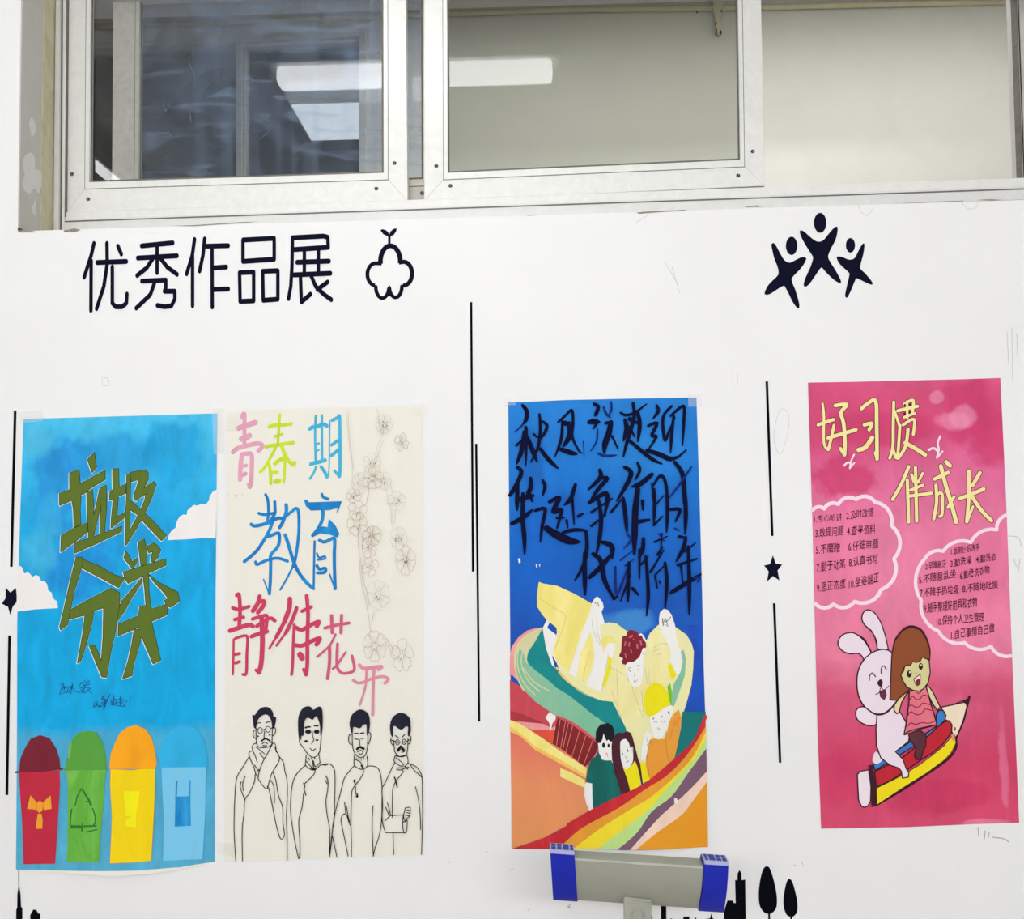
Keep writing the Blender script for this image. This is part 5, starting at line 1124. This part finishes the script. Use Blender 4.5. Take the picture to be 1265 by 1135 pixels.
a.fill(col('sleeve_cream',(226,210,164)), H4, "688,745 652,800 625,850 602,935 585,942 562,915 566,870 600,820", ol=ol)
a.fill(col('sleeve_cream',(226,210,164)), H4, "825,705 855,725 885,770 942,888 920,915 880,860 840,780", ol=ol)
a.fill(col('dress_pink',(228,112,134),(232,128,130)), H4, "688,760 825,718 845,780 862,850 890,940 914,1032 790,1065 690,1105 645,1115 668,985 685,850", ol=(M_LINE,1.6))
a.lines(col('ruffle_line',(130,24,60)), H4, "685,835 715,800 745,825 775,820 800,790 835,795;680,885 705,870 740,888 775,880 800,855 860,868;672,965 700,925 745,950 790,940 815,905 875,915;665,1050 700,1018 740,1030 790,1015 850,1020 905,1000;750,765 768,775 785,758", 7.5)
a.line(M_LINE, H4, "645,1115 690,1085 790,1058 914,1032", 10)
a.fill(SK, H4, "655,545 700,542 715,510 742,520 775,512 795,475 850,500 860,600 842,690 800,740 770,757 720,750 668,722 640,680 618,625", ol=ol)
a.fill(BR, H4, "600,560 655,542 700,542 718,510 742,522 776,512 796,474 830,492 856,492 850,400 780,330 660,330 600,420")
a.line(M_LINE, H4, "640,600 655,545 700,542 718,510 742,522 776,512 796,474 830,492 856,490", 5, smooth=False)
for q in ((688,614,20,30),(782,553,18,28)): a.ell(M_LINE, H4, *q)
for q in ((692,600,6,9),(785,543,5,8)): a.ell(M_BUB, H4, *q)
a.ell(M_LINE, H4, 742, 608, 5, 5); a.fill(M_BUB, H4, "724,655 778,618 776,700 752,712 736,692", ol=(M_LINE,1.0)); a.fill(col('mouth_red',(130,30,50)), H4, "738,672 765,650 778,670 770,705 750,712"); a.end()

# ------------------------------------------------------------------ grey bar with blue end caps on its bracket
M_GR = paint('grey_green_plastic', (158,159,146), var=0.03, scale=8, rough=0.33, spec=0.5, streak=(1,1,1))
M_CAP = paint('blue_cap_plastic', (18,34,172), var=0.04, scale=20, rough=0.4, spec=0.4)
M_CAPL = paint('pale_grid_plastic', (176,178,214), var=0.05, scale=20, rough=0.5); M_CAPD = paint('cell_blue', (58,74,158), var=0.08, scale=30)
YB_ = -0.32
bL, bR = at(682, 1080, YB_), at(899, 1091, YB_)
bar_root = empty('capped_bar', (bL+bR)*0.5 + Vector((0,0,-0.06))); tag(bar_root, 'horizontal grey bar with bright blue end caps below the rainbow poster', 'bar')
# profile in (depth, height) from the top edge at the back, over the top, down the bulging front; front faces -Y
H = at(790, 1056, YB_).z - at(790, 1119, YB_).z
prof = [(0.044, 0.000), (0.040, 0.004), (0.010, 0.001), (0.004, -0.001), (0.0005, -0.005), (-0.001, -0.011)] + [(-0.001-0.007*math.sin(math.pi*k/8), -0.011-(H-0.017)*k/8) for k in range(1,8)] + [(-0.001, -H+0.006), (0.002, -H+0.001), (0.010, -H), (0.050, -H+0.004), (0.056, -H*0.6), (0.050, -0.02)]
prof = [(d - h/H*0.045, h) for d, h in prof]
def sweep(name, pa, pb, grow, mat, parent, sx=(0, 0), label=None):
    """profile swept from pa to pb (top front edge points)"""
    V = []; n = len(prof)
    cz = -H/2
    for k, p in enumerate((pa, pb)):
        for d, h in prof:
            bx = 0.0
            if grow and h < -0.02: h *= 1.07
            V.append(Vector((p.x + sx[k]*max(0, -h/H), p.y + d + (0.03-d)*(-grow), p.z + cz + (h-cz)*(1+grow))))
    Fc = [[i, (i+1) % n, n+(i+1) % n, n+i] for i in range(n)] + [list(range(n))[::-1], list(range(n, 2*n))]
    o = mesh_obj(name, V, Fc, mat, parent)
    bm = bmesh.new(); bm.from_mesh(o.data); bmesh.ops.recalc_face_normals(bm, faces=bm.faces); bm.to_mesh(o.data); bm.free()
    o.data.polygons.foreach_set('use_smooth', [True]*len(o.data.polygons)); o.data.set_sharp_from_angle(angle=math.radians(28))
    if label: o['label'] = label
    return o
tL, tR = at(709, 1060, YB_), at(869, 1070.5, YB_)
sweep('bar_body', tL, tR, 0.0, M_GR, bar_root, (0.004, -0.007))
def cap(p, q, lab, sxx):
    c = sweep('end_cap', p, q, 0.07, M_CAP, bar_root, sxx, lab)
    # the ribbed top plate of the cap: pale grid with blue cells
    u = (q-p); z0 = 0.0085
    g = []
    def pt(s, t, h=0.0): return p + u*s + Vector((0, -0.003 + 0.036*t, z0 + 0.002*t + h))
    box_pts = lambda s0, s1, t0, t1, h0, h1: ([pt(s0,t0,h0), pt(s1,t0,h0), pt(s1,t1,h0), pt(s0,t1,h0), pt(s0,t0,h1), pt(s1,t0,h1), pt(s1,t1,h1), pt(s0,t1,h1)])
    FB = [[0,3,2,1],[4,5,6,7],[0,1,5,4],[1,2,6,5],[2,3,7,6],[3,0,4,7]]
    mesh_obj('grid_plate', box_pts(0,1,0,1,-0.008,0.0), FB, M_CAPL, c)
    cells = [(0.06,0.24),(0.30,0.48),(0.54,0.78),(0.84,0.96)] if p.x < 0.25 else [(0.06,0.18),(0.24,0.48),(0.54,0.72),(0.78,0.94)]
    for i, (s0, s1) in enumerate(cells):
        for t0, t1 in (((0.1,0.46),(0.56,0.9)) if (s1-s0) < 0.23 else ((0.1,0.9),)):
            mesh_obj('grid_cell', box_pts(s0,s1,t0,t1,-0.002,0.0008), FB, M_CAPD, c)
cL0, cL1 = at(679.5, 1050, YB_-0.004), at(709.5, 1052, YB_-0.004); cR0, cR1 = at(870, 1063.5, YB_-0.004), at(900, 1065.5, YB_-0.004)
cap(cL0 - Vector((0,0,0.006)), cL1 - Vector((0,0,0.006)), 'bright blue cap on the left end', (0.005, 0.006))
cap(cR0 - Vector((0,0,0.006)), cR1 - Vector((0,0,0.006)), 'bright blue cap on the right end', (-0.007, -0.005))
# bracket plate with a raised ring, post and foot
YP_ = YB_ + 0.02
M_BRK = paint('bracket_grey', (166,166,154), var=0.05, scale=14, rough=0.5)
br = prism('bracket', [(771,1108),(805,1112),(804,1300),(770.5,1300)], YP_, YP_+0.012, M_BRK, bar_root, 0.0015)
c = at(787.5, 1130, YP_)
ringp = [c + Vector((0.0135*math.cos(t), -0.0015, 0.0135*math.sin(t))) for t in [2*math.pi*i/20 for i in range(21)]]
tube('bracket_ring', ringp, 0.0025, M_BRK, br, 8)
prism('bracket_lip', [(770,1111),(806,1116),(806,1118.5),(770,1114)], YP_-0.004, YP_+0.006, M_BRK, br, 0.001)
pz = at(787, 1295, YP_); 
bm = bmesh.new(); bmesh.ops.create_cone(bm, cap_ends=True, segments=20, radius1=0.02, radius2=0.02, depth=pz.z+0.04, matrix=Matrix.Translation((pz.x, pz.y+0.012, (pz.z+0.04)/2)))
bm_obj('post', bm, M_BRK, bar_root, smooth=False)
bm = bmesh.new(); bmesh.ops.create_cone(bm, cap_ends=True, segments=32, radius1=0.16, radius2=0.14, depth=0.03, matrix=Matrix.Translation((pz.x, pz.y+0.012, 0.015)))
bm_obj('foot_plate', bm, M_BRK, bar_root)
